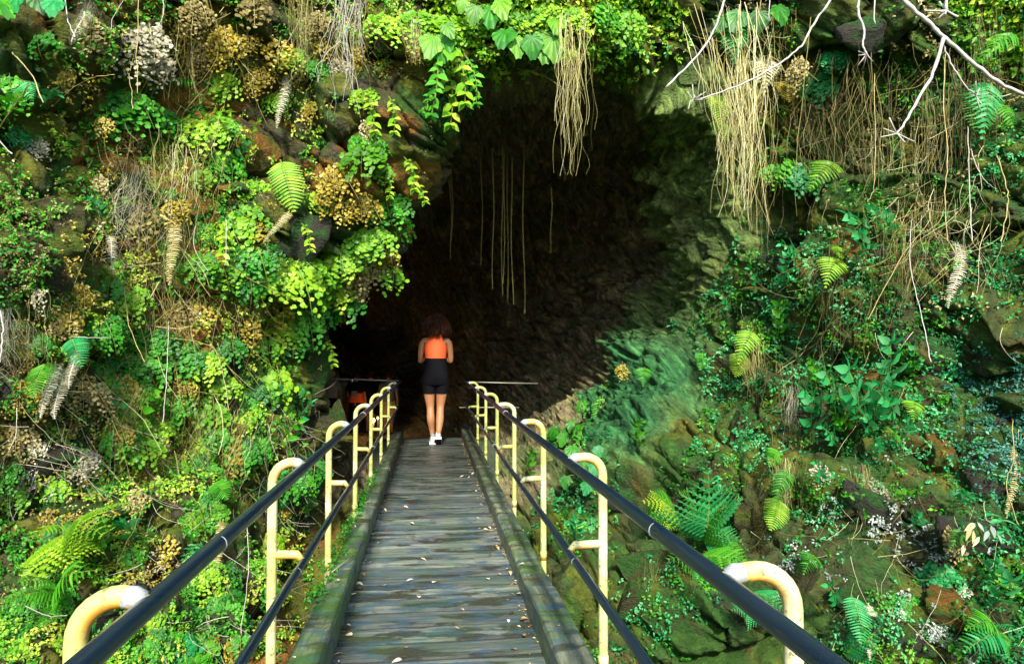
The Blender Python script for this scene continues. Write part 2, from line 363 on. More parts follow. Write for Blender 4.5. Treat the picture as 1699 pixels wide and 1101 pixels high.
NU = 1040
SUB = [10, 46, 112, 120, 90, 150, 90, 10]
def catmull(p0, p1, p2, p3, t):
    return .5*((2*p1)+(-p0+p2)*t+(2*p0-5*p1+4*p2-p3)*t*t+(-p0+3*p1-3*p2+p3)*t**3)
# around
u = np.linspace(0, 16, NU, endpoint=False); iu = u.astype(int); fu = (u-iu)[:, None]
CU = np.stack([catmull(c[(iu-1) % 16], c[iu % 16], c[(iu+1) % 16], c[(iu+2) % 16], fu) for c in CTRL])
rows = []; vpar = []
nr = len(CTRL)
for k, n in enumerate(SUB):
    for j in range(n):
        t = j/n
        rows.append(catmull(CU[max(k-1, 0)], CU[k], CU[k+1], CU[min(k+2, nr-1)], t)); vpar.append(k+t)
rows.append(CU[-1]); vpar.append(nr-1)
G = np.array(rows); NV = len(G); vpar = np.array(vpar)
du = np.roll(G, -1, 1)-np.roll(G, 1, 1); dv = np.gradient(G, axis=0)
NRM = np.cross(du, dv); NRM /= np.linalg.norm(NRM, axis=2)[..., None]+1e-9
mid = np.array([0.2, 0, 1.0]); ctr = np.array([0.3, 3.0, 1.2])
if (NRM[120]*(ctr-G[120])).sum(1).mean() < 0: NRM = -NRM
P = G.reshape(-1, 3); Nn = NRM.reshape(-1, 3); vp = np.repeat(vpar, NU); up_ = np.tile(u, NV)
def sstep(a, b, x):
    t = np.clip((x-a)/(b-a), 0, 1); return t*t*(3-2*t)
cave = sstep(3.9, 4.6, vp)                               # 0 on the cliff, 1 in the tube
right = sstep(8.6, 9.6, up_)*(1-sstep(15.2, 15.9, up_))
near = 1-sstep(1.2, 2.2, vp)
floor_ = ((up_ < .9) | (up_ > 15.1)).astype(float)*cave
PXq, PYq = pix(P)
lb = np.interp(PYq, [100, 160, 250, 320, 400, 450, 520, 640, 780], [1062, 1062, 1075, 1095, 1113, 1112, 1060, 1005, 985]); rb = np.interp(PYq, [100, 300, 430, 500, 600, 780], [1185, 1222, 1232, 1160, 1140, 1090])
smoothR = sstep(-14, 14, PXq-lb)*(1-sstep(-20, 30, PXq-rb))*sstep(110, 150, PYq)*(1-sstep(740, 820, PYq))*right      # the smooth flank of the tube on the right
recess = (1-sstep(-26, 8, PXq-lb))*sstep(-260, -60, PXq-lb)*sstep(120, 170, PYq)*(1-sstep(430, 500, PYq))*right
# rotated, stretched coordinates: strata dipping down to the right
ang = R(32)
Q = np.c_[P[:, 0]*math.cos(ang)-P[:, 2]*math.sin(ang), P[:, 1], P[:, 0]*math.sin(ang)+P[:, 2]*math.cos(ang)]
warp = np.c_[perlin(P*.9+3), perlin(P*.9+9), perlin(P*.9+21)]*.35
hv, d1, d2, off = worley((Q+warp)*np.array([.75, .75, 1.5]))
cell = GR[hv]; blk = cell[:, 0]*.22+(off*cell).sum(1)*.30-.16*np.exp(-((d2-d1)/.07)**2)
hv2, e1, e2, off2 = worley((Q+warp*.5)*np.array([2.2, 2.2, 4.2])+5)
cell2 = GR[hv2]; blk2 = cell2[:, 0]*.05+(off2*cell2).sum(1)*.09-.05*np.exp(-((e2-e1)/.09)**2)
big = fbm(P*.45, 3)*.38
fine = fbm(P*5.5, 4)*.035
ridg = fbm(Q*np.array([1.6, 1.6, 9.0])+warp*2, 4, .55, True)
ang2 = R(62)
Q2 = np.c_[P[:, 0]*math.cos(ang2)-P[:, 2]*math.sin(ang2), P[:, 1], P[:, 0]*math.sin(ang2)+P[:, 2]*math.cos(ang2)]
flow = fbm(Q2*np.array([.9, 1.2, 8.0])+warp*2.5, 4, .6, True)
lump = fbm(P*1.3+4, 4, .55)
wcl = (1-cave)
disp = big*(.5+.5*wcl) + wcl*(1-smoothR*.85)*(blk*(.55+.45*right)+blk2) + fine + wcl*ridg*(.012+.02*right) \
       + cave*(1-floor_*.8)*(lump*.22+flow*.085+blk*.35)+smoothR*(lump*.15+flow*.05+.10)-recess*.30 + near*fbm(P*.8, 4)*.3
Nd = Nn+.25*np.c_[perlin(P*2.2+1), perlin(P*2.2+5), perlin(P*2.2+8)]*wcl[:, None]
Pd = P+Nd*disp[:, None]
# ---- rock colour (moss, mineral stain and bare lava: properties of the rock itself)
PX, PY = pix(P)
c_brown = np.array([.058, .054, .018]); c_lava = np.array([.045, .042, .030]); c_moss = np.array([.030, .095, .008]); c_olive = np.array([.12, .13, .008])
c_orange = np.array([.30, .12, .015]); c_teal = np.array([.03, .17, .055]); c_cave = np.array([.30, .24, .14]); c_grn = np.array([.028, .10, .012]); c_flank = np.array([.20, .30, .08])
def bl(a, b, w): return a*(1-w)[:, None]+b*w[:, None]
m1 = sstep(-.15, .25, fbm(P*1.1+2, 5, .6)); m2 = sstep(0, .3, fbm(P*1.7+12, 5, .6)); m3 = sstep(.30, .5, fbm(P*1.2+33, 4, .6))
m4 = sstep(.05, .4, fbm(P*2.5+50, 4, .6))
C = np.tile(c_brown, (len(P), 1)); C = bl(C, c_lava, m4)
C = bl(C, c_moss, m1*.85*wcl); C = bl(C, c_olive, m2*.75*wcl); C = bl(C, c_orange, m3*.6*wcl*(1-.65*right))
C = bl(C, c_grn, right*wcl*(.25+m4*.5))
cm = bl(np.tile(c_cave, (len(P), 1)), np.array([.17, .18, .09]), m4*.8); cm = bl(cm, np.array([.07, .13, .035]), right*np.clip(.25+m1*.6, 0, .9)*(1-sstep(4.6, 5.6, vp)*.6))
C = bl(C, np.zeros(3), cave)+cm*cave[:, None]
C = bl(C, c_flank, np.clip(smoothR*1.2, 0, .95)*(1-.4*m3)*(1-.35*m4)); C = bl(C, c_teal, np.clip(smoothR*1.1, 0, .95)*sstep(470, 620, PYq))
idx = np.arange(NV*NU).reshape(NV, NU)
a = idx[:-1]; b = idx[1:]; F = np.stack([a, np.roll(a, -1, 1), np.roll(b, -1, 1), b], -1).reshape(-1, 4)
def face_dir(V, F, n):
    q = V[F]; return (np.cross(q[:, 1]-q[:, 0], q[:, 2]-q[:, 0])*n[F[:, 0]]).sum(1).mean()
if face_dir(Pd, F, Nn) < 0: F = F[:, ::-1]
cliff = tag(link('cliff', np_mesh('cliff', Pd, F, M_rock, True, col=C, streak=np.clip(cave+smoothR, 0, 1)*(1-floor_))), 'mossy dark lava cliff with the open mouth of a lava tube in it', kind='structure')
# coarse copy for ray casting
st = 2
sub = Pd.reshape(NV, NU, 3)[::st, ::st]; nv2, nu2 = sub.shape[:2]; ii = np.arange(nv2*nu2).reshape(nv2, nu2)
a = ii[:-1]; b = ii[1:]; F2 = np.stack([a, np.roll(a, -1, 1), np.roll(b, -1, 1), b], -1).reshape(-1, 4)
bvh = BVHTree.FromPolygons([tuple(q) for q in sub.reshape(-1, 3)], [tuple(int(i) for i in q) for q in F2])
camv = Vector(CAM)
def hit(px, py):
    d = Vector(ray(px, py)).normalized(); loc, nor, i, dist = bvh.ray_cast(camv, d)
    if loc is None: return at(px, py, 8.0), -FW
    if nor.dot(d) > 0: nor = -nor
    return np.array(loc), np.array(nor)

# embedded rocks, each one its own piece of the cliff
def rock_mesh(seed, col):
    bm = bmesh.new(); bmesh.ops.create_icosphere(bm, subdivisions=4, radius=1)
    V = np.array([v.co for v in bm.verts]); r0 = np.random.default_rng(seed)
    pl = r0.normal(size=(15, 3)); pl /= np.linalg.norm(pl, axis=1)[:, None]; dd = r0.uniform(.45, .8, 15)
    for n_, d_ in zip(pl, dd):
        e = V @ n_-d_; V = V-np.outer(np.clip(e, 0, None), n_)*1.0
    V += V/np.linalg.norm(V, axis=1)[:, None]*(fbm(V*2.2+seed, 5, .6)*.075+fbm(V*np.array([1.5, 1.5, 9])+seed, 4, .6, True)*.045)[:, None]
    F_ = np.array([[v.index for v in f.verts] for f in bm.faces]); bm.free()
    w1 = sstep(-.1, .3, fbm(V*1.4+seed*3, 4)); c = bl(np.tile(np.array(col[0]), (len(V), 1)), np.array(col[1]), w1)
    return np_mesh('rock', V, F_, M_rock, False, col=c)
RK = [rock_mesh(3, ((.06, .055, .018), (.09, .13, .012))), rock_mesh(5, ((.035, .09, .015), (.11, .14, .015))), rock_mesh(9, ((.05, .045, .035), (.03, .10, .02))),
      rock_mesh(14, ((.20, .10, .015), (.07, .11, .012))), rock_mesh(21, ((.03, .10, .015), (.06, .065, .02))), rock_mesh(27, ((.05, .05, .018), (.03, .10, .010)))]
# px, py, half width px, half height px, mesh, tilt
rocks = [(425,250,38,55,3,8),(70,370,110,75,0,-12),(20,440,70,60,0,5),(510,390,36,55,2,4),(515,610,32,70,4,10),(500,690,24,50,1,-8),(470,210,32,30,3,0),
 (1330,60,60,36,1,10),(1450,50,60,40,2,-8),(1230,60,40,26,1,4),(1300,430,48,34,2,6),(1345,445,44,58,1,4),(1295,490,36,42,4,-4),(1410,420,44,50,3,10),(1440,500,60,38,1,0),
 (1530,430,70,34,2,14),(1545,480,80,42,1,8),(1380,590,52,40,5,6),(1450,640,56,40,3,12),(1570,600,96,50,2,24),(1330,640,46,34,4,-6),(1500,660,60,36,0,30),(1420,700,50,38,3,20),
 (1610,690,60,50,2,10),(1350,720,50,34,4,14),(1240,720,52,40,5,8),(1225,640,40,34,4,-8),(1260,560,46,38,1,12),(1480,770,70,36,1,36),(1560,770,60,40,3,32),(1450,850,60,34,2,38),
 (1380,880,56,36,1,30),(1540,860,64,34,5,36),(1620,900,70,44,2,20),(1500,950,60,36,1,40),(1590,1010,64,36,3,34),(1420,980,50,36,4,24),(1330,960,40,44,5,18),(1120,860,60,44,5,20),
 (1040,830,46,36,2,14),(1080,930,52,40,4,20),(1050,1000,44,36,5,10),(1140,1030,60,34,4,16),(1240,1020,52,40,2,14),(1340,1060,50,40,4,10),(1480,1060,60,36,2,26),(1660,800,50,60,2,-8),
 (1650,600,46,40,5,0),(1190,800,44,34,0,30),(1240,860,46,34,0,34),(980,840,34,40,5,0),(620,560,44,30,2,10),(120,860,70,40,5,-14),(200,840,60,36,1,-6),(60,770,60,50,2,0),
 (330,980,50,60,5,6),(420,900,40,60,0,4),(500,800,34,50,0,6),(150,1010,80,50,2,-8),(350,1060,70,46,4,0),(560,700,20,40,4,0)]
rock_v, rock_f = [], []
for (x, y, w, h, k, tl) in rocks:
    p, n = hit(x, y); dist = (p-CAM) @ FW; sc = dist/FPX
    Mx = Matrix.Translation(Vector(p-n*min(w, h)*sc*.30)) @ Matrix.Rotation(R(tl), 4, 'Y') @ Matrix.Rotation(random.uniform(-.5, .5), 4, 'Z') @ Matrix.Diagonal((w*sc*1.15, min(w, h)*sc*.85, h*sc*1.15, 1))
    link('rock', RK[k], cliff, Mx)
    RKV = np.array([v.co for v in RK[k].vertices]); Mn = np.array(Mx); rock_v.append(RKV @ Mn[:3, :3].T+Mn[:3, 3]); rock_f.append([tuple(p_.vertices) for p_ in RK[k].polygons])
allv = [tuple(q) for q in sub.reshape(-1, 3)]; allf = [tuple(int(i) for i in q) for q in F2]
for v_, f_ in zip(rock_v, rock_f):
    n0 = len(allv); allv += [tuple(q) for q in v_]; allf += [tuple(i+n0 for i in q) for q in f_]
bvh = BVHTree.FromPolygons(allv, allf)

# ------------------------------------------------------------------ pit floor and the rim of the forested pit behind the camera
g = MB(); nseg = 40
gp = []
for r_, z_ in ((0, -2.6), (7, -2.7), (11, -1.5), (16, 1.0), (26, 2.0), (60, 2.2), (400, 2.2)):
    gp.append([(r_*math.sin(2*math.pi*k/nseg), -3+r_*math.cos(2*math.pi*k/nseg), z_+random.uniform(-.3, .3)) for k in range(nseg)])
gv = [p for q in gp for p in q]; gf = []
for i in range(len(gp)-1):
    for k in range(nseg):
        th = 2*math.pi*(k+.5)/nseg
        if math.cos(th) > -.05 and i < 5 and i > 0: continue      # the cliff stands on this side
        gf.append((i*nseg+k, i*nseg+(k+1) % nseg, (i+1)*nseg+(k+1) % nseg, (i+1)*nseg+k))
g.add(gv, gf); tag(g.build('ground', M_soil, None, True), 'dark forest soil of the pit floor and rim', kind='structure')

# ------------------------------------------------------------------ leaf templates and scatter
def leaves_mesh(name, C0, Nrm, size, mat, aspect=.55, per=4, spread=1.0, tone=None, droop=.3, r0=rng):
    """rosettes of folded pointed leaves around each centre"""
    n = len(C0); m = n*per
    Cc = np.repeat(C0, per, 0); Nr = np.repeat(Nrm, per, 0)+r0.normal(size=(m, 3))*.45; Nr /= np.linalg.norm(Nr, axis=1)[:, None]
    sz = np.repeat(size, per)*r0.uniform(.7, 1.25, m)
    T = r0.normal(size=(m, 3)); T[:, 2] -= droop; T -= Nr*(T*Nr).sum(1)[:, None]; T /= np.linalg.norm(T, axis=1)[:, None]
    B = np.cross(Nr, T); O = Cc+T*sz[:, None]*.15*spread+r0.normal(size=(m, 3))*sz[:, None]*.25*spread
    s = sz[:, None]
    V = np.stack([O, O+T*s*.45+B*s*aspect*.5+Nr*s*.10, O+T*s-Nr*s*.12, O+T*s*.45-B*s*aspect*.5+Nr*s*.10], 1).reshape(-1, 3)
    b0 = np.arange(m)*4; Fc = np.stack([np.stack([b0, b0+1, b0+2], 1), np.stack([b0, b0+2, b0+3], 1)], 1).reshape(-1, 3)
    tn = np.clip((np.repeat(tone, per) if tone is not None else .5)+r0.normal(size=m)*.2, 0, 1)
    return np_mesh(name, V, Fc, mat, False, tone=np.repeat(tn, 2))

# ---- coarse map of what grows where, one letter per 100 x 100 pixels of the photograph
MAP = [".dyyydymmmgbrbbrg",
       ".ygybyygkkkkryrrr",
       "gyygbmykkkkbrbrrg",
       "ddrmymykkkkbbmrr.",
       "dymmmmykkkkgggtrt",
       "rmmmmbkkkkkgtgtt.",
       "mrmmgkkkkktgttgtj",
       "wmmmgkkkktbgtbgtj",
       "mymgmkkkktbbbgwbt",
       "mmymgkkkkkbtbwbwt",
       "mgmmgkkkkktbbbtwt"]
def cell_at(x, y):
    i = int(min(max((y+random.uniform(-45, 45))//100, 0), 10)); j = int(min(max((x+random.uniform(-45, 45))//100, 0), 16))
    return MAP[i][j]
pts = []
for _ in range(52000):
    x = random.uniform(-160, 1860); y = random.uniform(-140, 1230)
    p, n = hit(x, y)
    if p[1] > 9.2: continue
    pts.append((x, y, *p, *n, ord(cell_at(x, y))))
pts = np.array(pts); px_, py_, PP, PN, PC = pts[:, 0], pts[:, 1], pts[:, 2:5], pts[:, 5:8], pts[:, 8].astype(int)
clump = fbm(PP*2.6+7, 3, .6); clump2 = fbm(PP*1.9+70, 3, .6)
bare_rock = (((px_-500)/72)**2+((py_-385)/44)**2 < 1) | (((px_-650)/85)**2+((py_-195)/38)**2 < 1) | (px_ > 488) & (px_ < 562) & (py_ > 545) & (py_ < 735) & (rng.uniform(size=len(px_)) < .85)
flank_px = (((px_-1085)/85)**2+((py_-650)/120)**2 < 1) | (((px_-1140)/90)**2+((py_-310)/190)**2 < 1)
insideM = bare_rock | (px_ > 560) & (px_ < 1090) & (py_ > 130) & (py_ < 1101) & ((PP[:, 1] > 7.0) | (py_ < 600))
def is_(s): return np.isin(PC, [ord(c) for c in s])
outn = PN*.6+np.array([0, -.35, .45])
def carpet(name, mask, mat, size, per, label, tone=None, lift=.03, aspect=.6, cat=None):
    k = np.where(mask)[0]
    if len(k) == 0: return
    sz = rng.uniform(*size, len(k))*np.clip(np.linalg.norm(PP[k]-CAM, axis=1)/6.3, .55, 1.3)
    tn = np.clip(.5+clump2[k]*.6, .05, .95) if tone is None else np.full(len(k), tone)
    me = leaves_mesh(name, PP[k]+PN[k]*(lift+rng.uniform(0, .05, len(k)))[:, None], outn[k], sz, mat, aspect, per, 1.4, tn)
    tag(link(name, me), label, cat, kind='stuff')
side_l = px_ < 700
rnd = rng.uniform(size=len(PP))
carpet('creeping_leaves', is_('mgyd') & side_l & (clump > -.02) & (rnd < .62) & ~insideM, M_green, (.018, .040), 5, 'dense small bright green leaves covering the left cliff wall', cat='ground cover')
carpet('creeping_leaves', is_('y') & side_l & (clump2 > -.1) & (rnd < .6) & ~insideM, M_gold, (.016, .032), 5, 'golden yellow fern leaflets matted over the upper left cliff', cat='ground cover')
carpet('creeping_leaves', is_('mg') & side_l & (clump2 > .12) & (rnd > .35) & ~insideM, M_lime, (.018, .036), 5, 'lime green fern leaflets mixed into the left cliff wall cover', cat='ground cover')
carpet('dry_leaf_mat', is_('dw') & side_l & (clump > .0) & (rnd < .7) & ~insideM, M_dry, (.013, .028), 5, 'dry tan and brown fern litter matted on the left rocks', cat='dry leaves')
carpet('dry_leaf_mat', is_('mry') & side_l & (clump < -.12) & (rnd > .6) & ~insideM, M_dry, (.012, .026), 5, 'tan withered leaflets between the green ferns of the left wall', cat='dry leaves')
carpet('creeping_leaves', is_('tg') & ~side_l & ~flank_px & (clump > -.12) & (rnd < .75), M_teal, (.018, .036), 5, 'tiny teal green creeping leaves on the right wall rocks', cat='ground cover')
carpet('creeping_leaves', is_('tgr') & ~side_l & ~flank_px & (clump < -.15) & (rnd < .7), M_green, (.018, .040), 5, 'small deep green leaves in the cracks of the right wall', cat='ground cover')
carpet('creeping_leaves', is_('mg') & ~side_l & (py_ < 130), M_lime, (.03, .06), 5, 'lime green leaves overhanging the top of the tube mouth', cat='ground cover')
carpet('blue_green_moss', is_('j') & ~side_l & (clump2 > -.3), M_jade, (.016, .030), 7, 'bluish green feathery moss carpet at the right edge', cat='moss')
carpet('grey_lichen', is_('w') & ~side_l & (clump > .16), M_grey, (.014, .028), 6, 'pale grey lichen and dry moss on the lower right rocks', cat='lichen')
carpet('grey_lichen', is_('w') & side_l & (clump2 > .1), M_grey, (.014, .028), 6, 'pale grey moss on the left edge rocks', cat='lichen')
carpet('dry_leaf_mat', is_('ry') & ~side_l & (clump > .1) & (rnd < .5), M_dry, (.016, .032), 4, 'brown leaf litter caught in the upper right root mat', cat='dry leaves')

# ------------------------------------------------------------------ plant prototypes: length 1 along +X, spread in Y, face +Z
def fan(mb, o, t, n, s, tone):
    """a maidenhair leaflet: a small notched fan"""
    b_ = np.cross(n, t); L = []
    for a_, r_ in ((-62, .72), (-30, .98), (-8, .84), (6, 1.0), (32, .88), (60, .75)):
        L.append(o+s*r_*(math.cos(R(a_))*t+math.sin(R(a_))*b_)+n*s*.08*math.cos(a_))
    mb.add([o]+L, [(0, 1, 2), (0, 2, 3), (0, 3, 4), (0, 4, 5), (0, 5, 6)], tone)
def nrmz(v): return v/(np.linalg.norm(v)+1e-9)
def maidenhair(seed, nf=3, width=.5, dens=1.0, leaf=.085, loose=0.0):
    r0 = random.Random(seed); mb = MB()
    for q in range(nf):
        a0 = (q-(nf-1)/2)*r0.uniform(.35, .6) if nf > 1 else 0; L = r0.uniform(.6, 1.0); lift = r0.uniform(.05, .35); ft = r0.uniform(.3, .75)
        def spine(t):
            return np.array([L*t*math.cos(a0), L*t*math.sin(a0), lift*math.sin(min(t*2.2, math.pi))-.28*t*t])
        mb.tube([spine(t) for t in np.linspace(0, 1, 6)], [.008, .007, .006, .005, .004, .003], 3, False, .2, 1)
        nb = int(11*dens)
        for i in range(nb):
            t = .10+.86*i/nb; sd_ = 1 if i % 2 else -1; o = spine(t)
            bl_ = L*width*(1-t)**.7*r0.uniform(.7, 1.05)*(.55 if t < .2 else 1)+.05
            dr = nrmz(np.array([math.cos(a0+sd_*1.05), math.sin(a0+sd_*1.05), r0.uniform(-.35, .15)]))
            k = max(2, int(bl_/(leaf*.62)))
            for j in range(1, k+1):
                pth = o+dr*bl_*j/k+np.array([.05*(j/k)**2, 0, -.10*(j/k)**2])
                for s2 in ((1, -1) if j < k else (0,)):
                    if r0.random() < .04+loose*.3: continue
                    tn = nrmz(dr+s2*.9*np.array([-dr[1], dr[0], 0])+np.array([.3, 0, -.2]))
                    nn = nrmz(np.array([r0.gauss(0, .20+loose*.6), r0.gauss(0, .20+loose*.6), 1])); jit_ = np.array([r0.gauss(0, .5), r0.gauss(0, .5), r0.gauss(-.15, .7)])*leaf*(.16+loose*1.0); tn = nrmz(tn+np.array([r0.gauss(0, .4), r0.gauss(0, .4), r0.gauss(0, .3)])*(.2+loose)); nn = nrmz(nn-tn*(nn @ tn))
                    fan(mb, pth+jit_, tn, nn, leaf*r0.uniform(.75, 1.15)*(1.1-.3*t), min(1, max(0, r0.gauss(ft, .10+.12*loose))))
    return mb
def frond(seed, npair=18, width=.24, toothed=True, curl=.35, bend=.15, prof='sword', thick=.8):
    r0 = random.Random(seed); mb = MB()
    def sp(t): return np.array([t, bend*math.sin(t*1.8)*.5, .22*math.sin(t*2.6)*curl*2-.30*curl*t*t])
    mb.tube([sp(t) for t in np.linspace(0, 1, 9)], list(np.linspace(.010, .003, 9)), 4, False, .35, 1)
    for i in range(npair):
        t = (.10 if prof == 'sword' else .18)+(.88 if prof == 'sword' else .80)*i/(npair-1); o = sp(t); tg = nrmz(sp(min(t+.02, 1.02))-sp(t-.02))
        if prof == 'sword': w = width*min(1, .45+3.2*t)*(1-max(0, (t-.45)/.58)**1.7)
        else: w = width*(1-((t-.18)/.84)**1.2)*(1 if t > .25 else .85)
        w = max(w, .02)*r0.uniform(.9, 1.06); gap = .88/(npair-1)
        for sd_ in (1, -1):
            side = nrmz(np.cross(np.array([0, 0, 1.0]), tg))*sd_; d = nrmz(side*.92+tg*.42)
            nn = nrmz(np.array([r0.gauss(0, .15), r0.gauss(0, .15), 1])); tn = min(1, max(0, r0.gauss(.55, .13)))
            K = 7 if toothed else 4; hw = gap*.5*thick*.82; ax = np.cross(nn, d)
            V = []; droop = -.35*w*curl
            for j in range(K+1):
                q = j/K; c = o+d*w*q+np.array([0, 0, droop*q*q*2]); h = hw*(1-q**2.2)*(1.0 if j else .5)
                V += [c+ax*h+nn*h*.25, c-nn*h*.05, c-ax*h+nn*h*.25]
            Fs = []
            for j in range(K):
                a_ = 3*j; b_ = 3*(j+1); Fs += [(a_, a_+1, b_+1, b_), (a_+1, a_+2, b_+2, b_+1)]
            mb.add(V, Fs, tn)
            if toothed:
                for j in range(1, K):
                    q = j/K; c = o+d*w*q+np.array([0, 0, droop*q*q*2]); h = hw*(1-q**2)
                    for s3 in (1, -1):
                        e = c+ax*h*s3+nn*h*.25
                        mb.add([e-d*w/K*.45, e+d*w/K*.45, e+ax*s3*hw*.42+d*w/K*.5], [(0, 1, 2)], tn*.9)
    return mb
def bipinnate(seed, npair=11, width=.58, curl=.4):
    """a broad triangular frond made of toothed side fronds"""
    r0 = random.Random(seed); mb = MB()
    def sp(t): return np.array([t, .04*math.sin(t*3), .25*math.sin(t*2.6)*curl*2-.35*curl*t*t])
    mb.tube([sp(t) for t in np.linspace(0, 1, 9)], list(np.linspace(.012, .003, 9)), 4, False, .35, 1)
    for i in range(npair):
        t = .15+.83*i/(npair-1); o = sp(t); w = width*(1-((t-.15)/.9)**1.15)*r0.uniform(.92, 1.06)
        for sd_ in (1, -1):
            d = nrmz(np.array([.5, sd_*.87, -.10])); ax = nrmz(np.cross(np.array([0, 0, 1.0]), d)); K = max(3, int(13*w/width)); tn = min(1, max(0, r0.gauss(.55, .12)))
            for j in range(K):
                q = (j+.3)/K; c = o+d*w*q+np.array([0, 0, -.3*w*q*q]); l = .46*.5*width*.50*(1-q**1.6)*(1-.45*t)+.008; hw = w/K*.50
                for s2 in (1, -1):
                    e = nrmz(ax*s2+d*.35+np.array([0, 0, -.15]))
                    mb.add([c-d*hw, c+e*l*.6-d*hw*.7, c+e*l, c+e*l*.6+d*hw*.8, c+d*hw], [(0, 1, 2, 3, 4)], tn)
            mb.tube([o, o+d*w*.5+np.array([0, 0, -.075*w]), o+d*w+np.array([0, 0, -.3*w])], [.005, .004, .002], 3, False, .35, 1)
    K = 5
    return mb
def dead_frond(seed):
    """withered, curled in pinnae"""
    r0 = random.Random(seed); mb = MB()
    def sp(t): return np.array([t, .05*math.sin(t*5), .06*math.sin(t*4)])
    mb.tube([sp(t) for t in np.linspace(0, 1, 9)], list(np.linspace(.014, .005, 9)), 4, False, .6)
    for i in range(34):
        t = .06+.92*i/33; o = sp(t); w = .13*(1-max(0, (t-.4)/.65)**1.8)
        for sd_ in (1, -1):
            pts_ = []; l_ = w*r0.uniform(.7, 1.1)
            for j in range(6):
                q = j/5; th = q*r0.uniform(2.2, 3.2)
                pts_.append(o+np.array([.10*q*l_*2, sd_*l_*math.sin(min(th, 2.2))*.8, -.5*l_*(1-math.cos(th))*.5+r0.uniform(-.01, .01)]))
            tn = r0.uniform(.3, 1); V = []
            for p_, q in zip(pts_, range(6)):
                h = .012*(1-q/6.5); V += [p_+np.array([h, 0, .004]), p_-np.array([h, 0, .004])]
            mb.add(V, [(2*k, 2*k+1, 2*k+3, 2*k+2) for k in range(5)], tn)
    return mb
def strands(seed, n=34, width=.18, taper=.35, wig=.05, rad=.006, sides=3, fork=.3):
    r0 = random.Random(seed); mb = MB(); n = int(n*1.8); rad *= .5
    for i in range(n):
        x0 = max(0, r0.gauss(.10, .16)); L = min(1.0, x0+r0.uniform(.25, .9)); y0 = r0.gauss(0, width*.42); z0 = r0.gauss(0, width*.25); y1 = y0*(r0.uniform(-.4, .9) if taper < 1 else r0.uniform(.3, taper))
        ph = r0.uniform(0, 6); fr = r0.uniform(5, 16); am = wig*r0.uniform(.15, 1); K = 12; pth = []; wy = wz = 0.0; vy = r0.gauss(0, .006)
        for j in range(K+1):
            q = j/K; vy = vy*.8+r0.gauss(0, .0035)*(.5+wig*12); wy += vy; wz += r0.gauss(0, .003)
            pth.append(np.array([x0+(L-x0)*q, y0+(y1-y0)*(x0+(L-x0)*q)+am*.5*math.sin(ph+fr*q)*q+wy, z0*(1-.5*q)+am*.4*math.cos(ph+fr*1.2*q)*q+wz]))
        rr = rad*r0.uniform(.45, 1.25)
        mb.tube(pth, [rr*(1-.6*j/K) for j in range(K+1)], sides, False, min(1, max(0, r0.gauss(.55, .28))))
        if r0.random() < fork:
            j = r0.randint(4, 9); d = np.array([.6, r0.uniform(-.8, .8), r0.uniform(-.5, .5)])*r0.uniform(.05, .16)
            mb.tube([pth[j], pth[j]+d*.6, pth[j]+d+np.array([.05, 0, 0])], [rr*.6, rr*.5, rr*.3], 3, False, .7)
    return mb
def ovate(mb, o, t, n, L, W_, tone, mi=0, serr=False):
    b_ = nrmz(np.cross(n, t)); prof = ((0, .0), (.18, .72), (.42, 1.0), (.7, .68), (1, 0))
    mid_ = [o+t*L*q-n*L*.22*q*q for q, w in prof]; V = list(mid_); k = len(V)
    Lf = [m_+b_*W_*.5*w+n*W_*.12*w for m_, (q, w) in zip(mid_[1:4], prof[1:4])]; Rt = [m_-b_*W_*.5*w+n*W_*.12*w for m_, (q, w) in zip(mid_[1:4], prof[1:4])]
    V += Lf+Rt
    mb.add(V, [(0, 1, 5), (1, 2, 6, 5), (2, 3, 7, 6), (3, 4, 7), (0, 8, 1), (1, 8, 9, 2), (2, 9, 10, 3), (3, 10, 4)], tone, mi)
def lobed(name, mat, W_=.8, seed=1):
    """a broad toothed leaf with raised folds between its veins"""
    r0 = random.Random(seed); mb = MB(); nn_ = 34; rings = (.0, .35, .7, 1.0); V = [(0.02, 0, 0)]; Fs = []
    for ri in rings[1:]:
        for k in range(nn_+1):
            a_ = -math.pi*.93+2*math.pi*.93*k/nn_; ra = (.50+.50*math.cos(a_*.5)**2)*(1+.10*math.cos(a_*5))*(1-.07*(k % 2)*(ri == 1.0)); x = .16+.84*ra*math.cos(a_)*.62+.26*ra*ri*(abs(a_) < 1.2)*(math.cos(a_*1.3)); y = W_*.62*ra*math.sin(a_)
            x, y = .02+(x-.02)*ri, y*ri; V.append((x, y, .035*ri*math.cos(k*2.2)+.05*abs(y)-.22*x*x-.10*y*y+r0.uniform(-.008, .008)*ri))
    m_ = nn_+1
    for k in range(nn_): Fs.append((0, 1+k, 2+k)); Fs += [(1+i*m_+k, 1+(i+1)*m_+k, 1+(i+1)*m_+k+1, 1+i*m_+k+1) for i in range(len(rings)-2)]
    mb.add(V, Fs, .5); me = mb.mesh(name, mat, True); a_ = me.attributes['tone'].data
    for i_, d_ in enumerate(a_): d_.value = min(1, max(0, r0.gauss(.30, .12)))
    return me
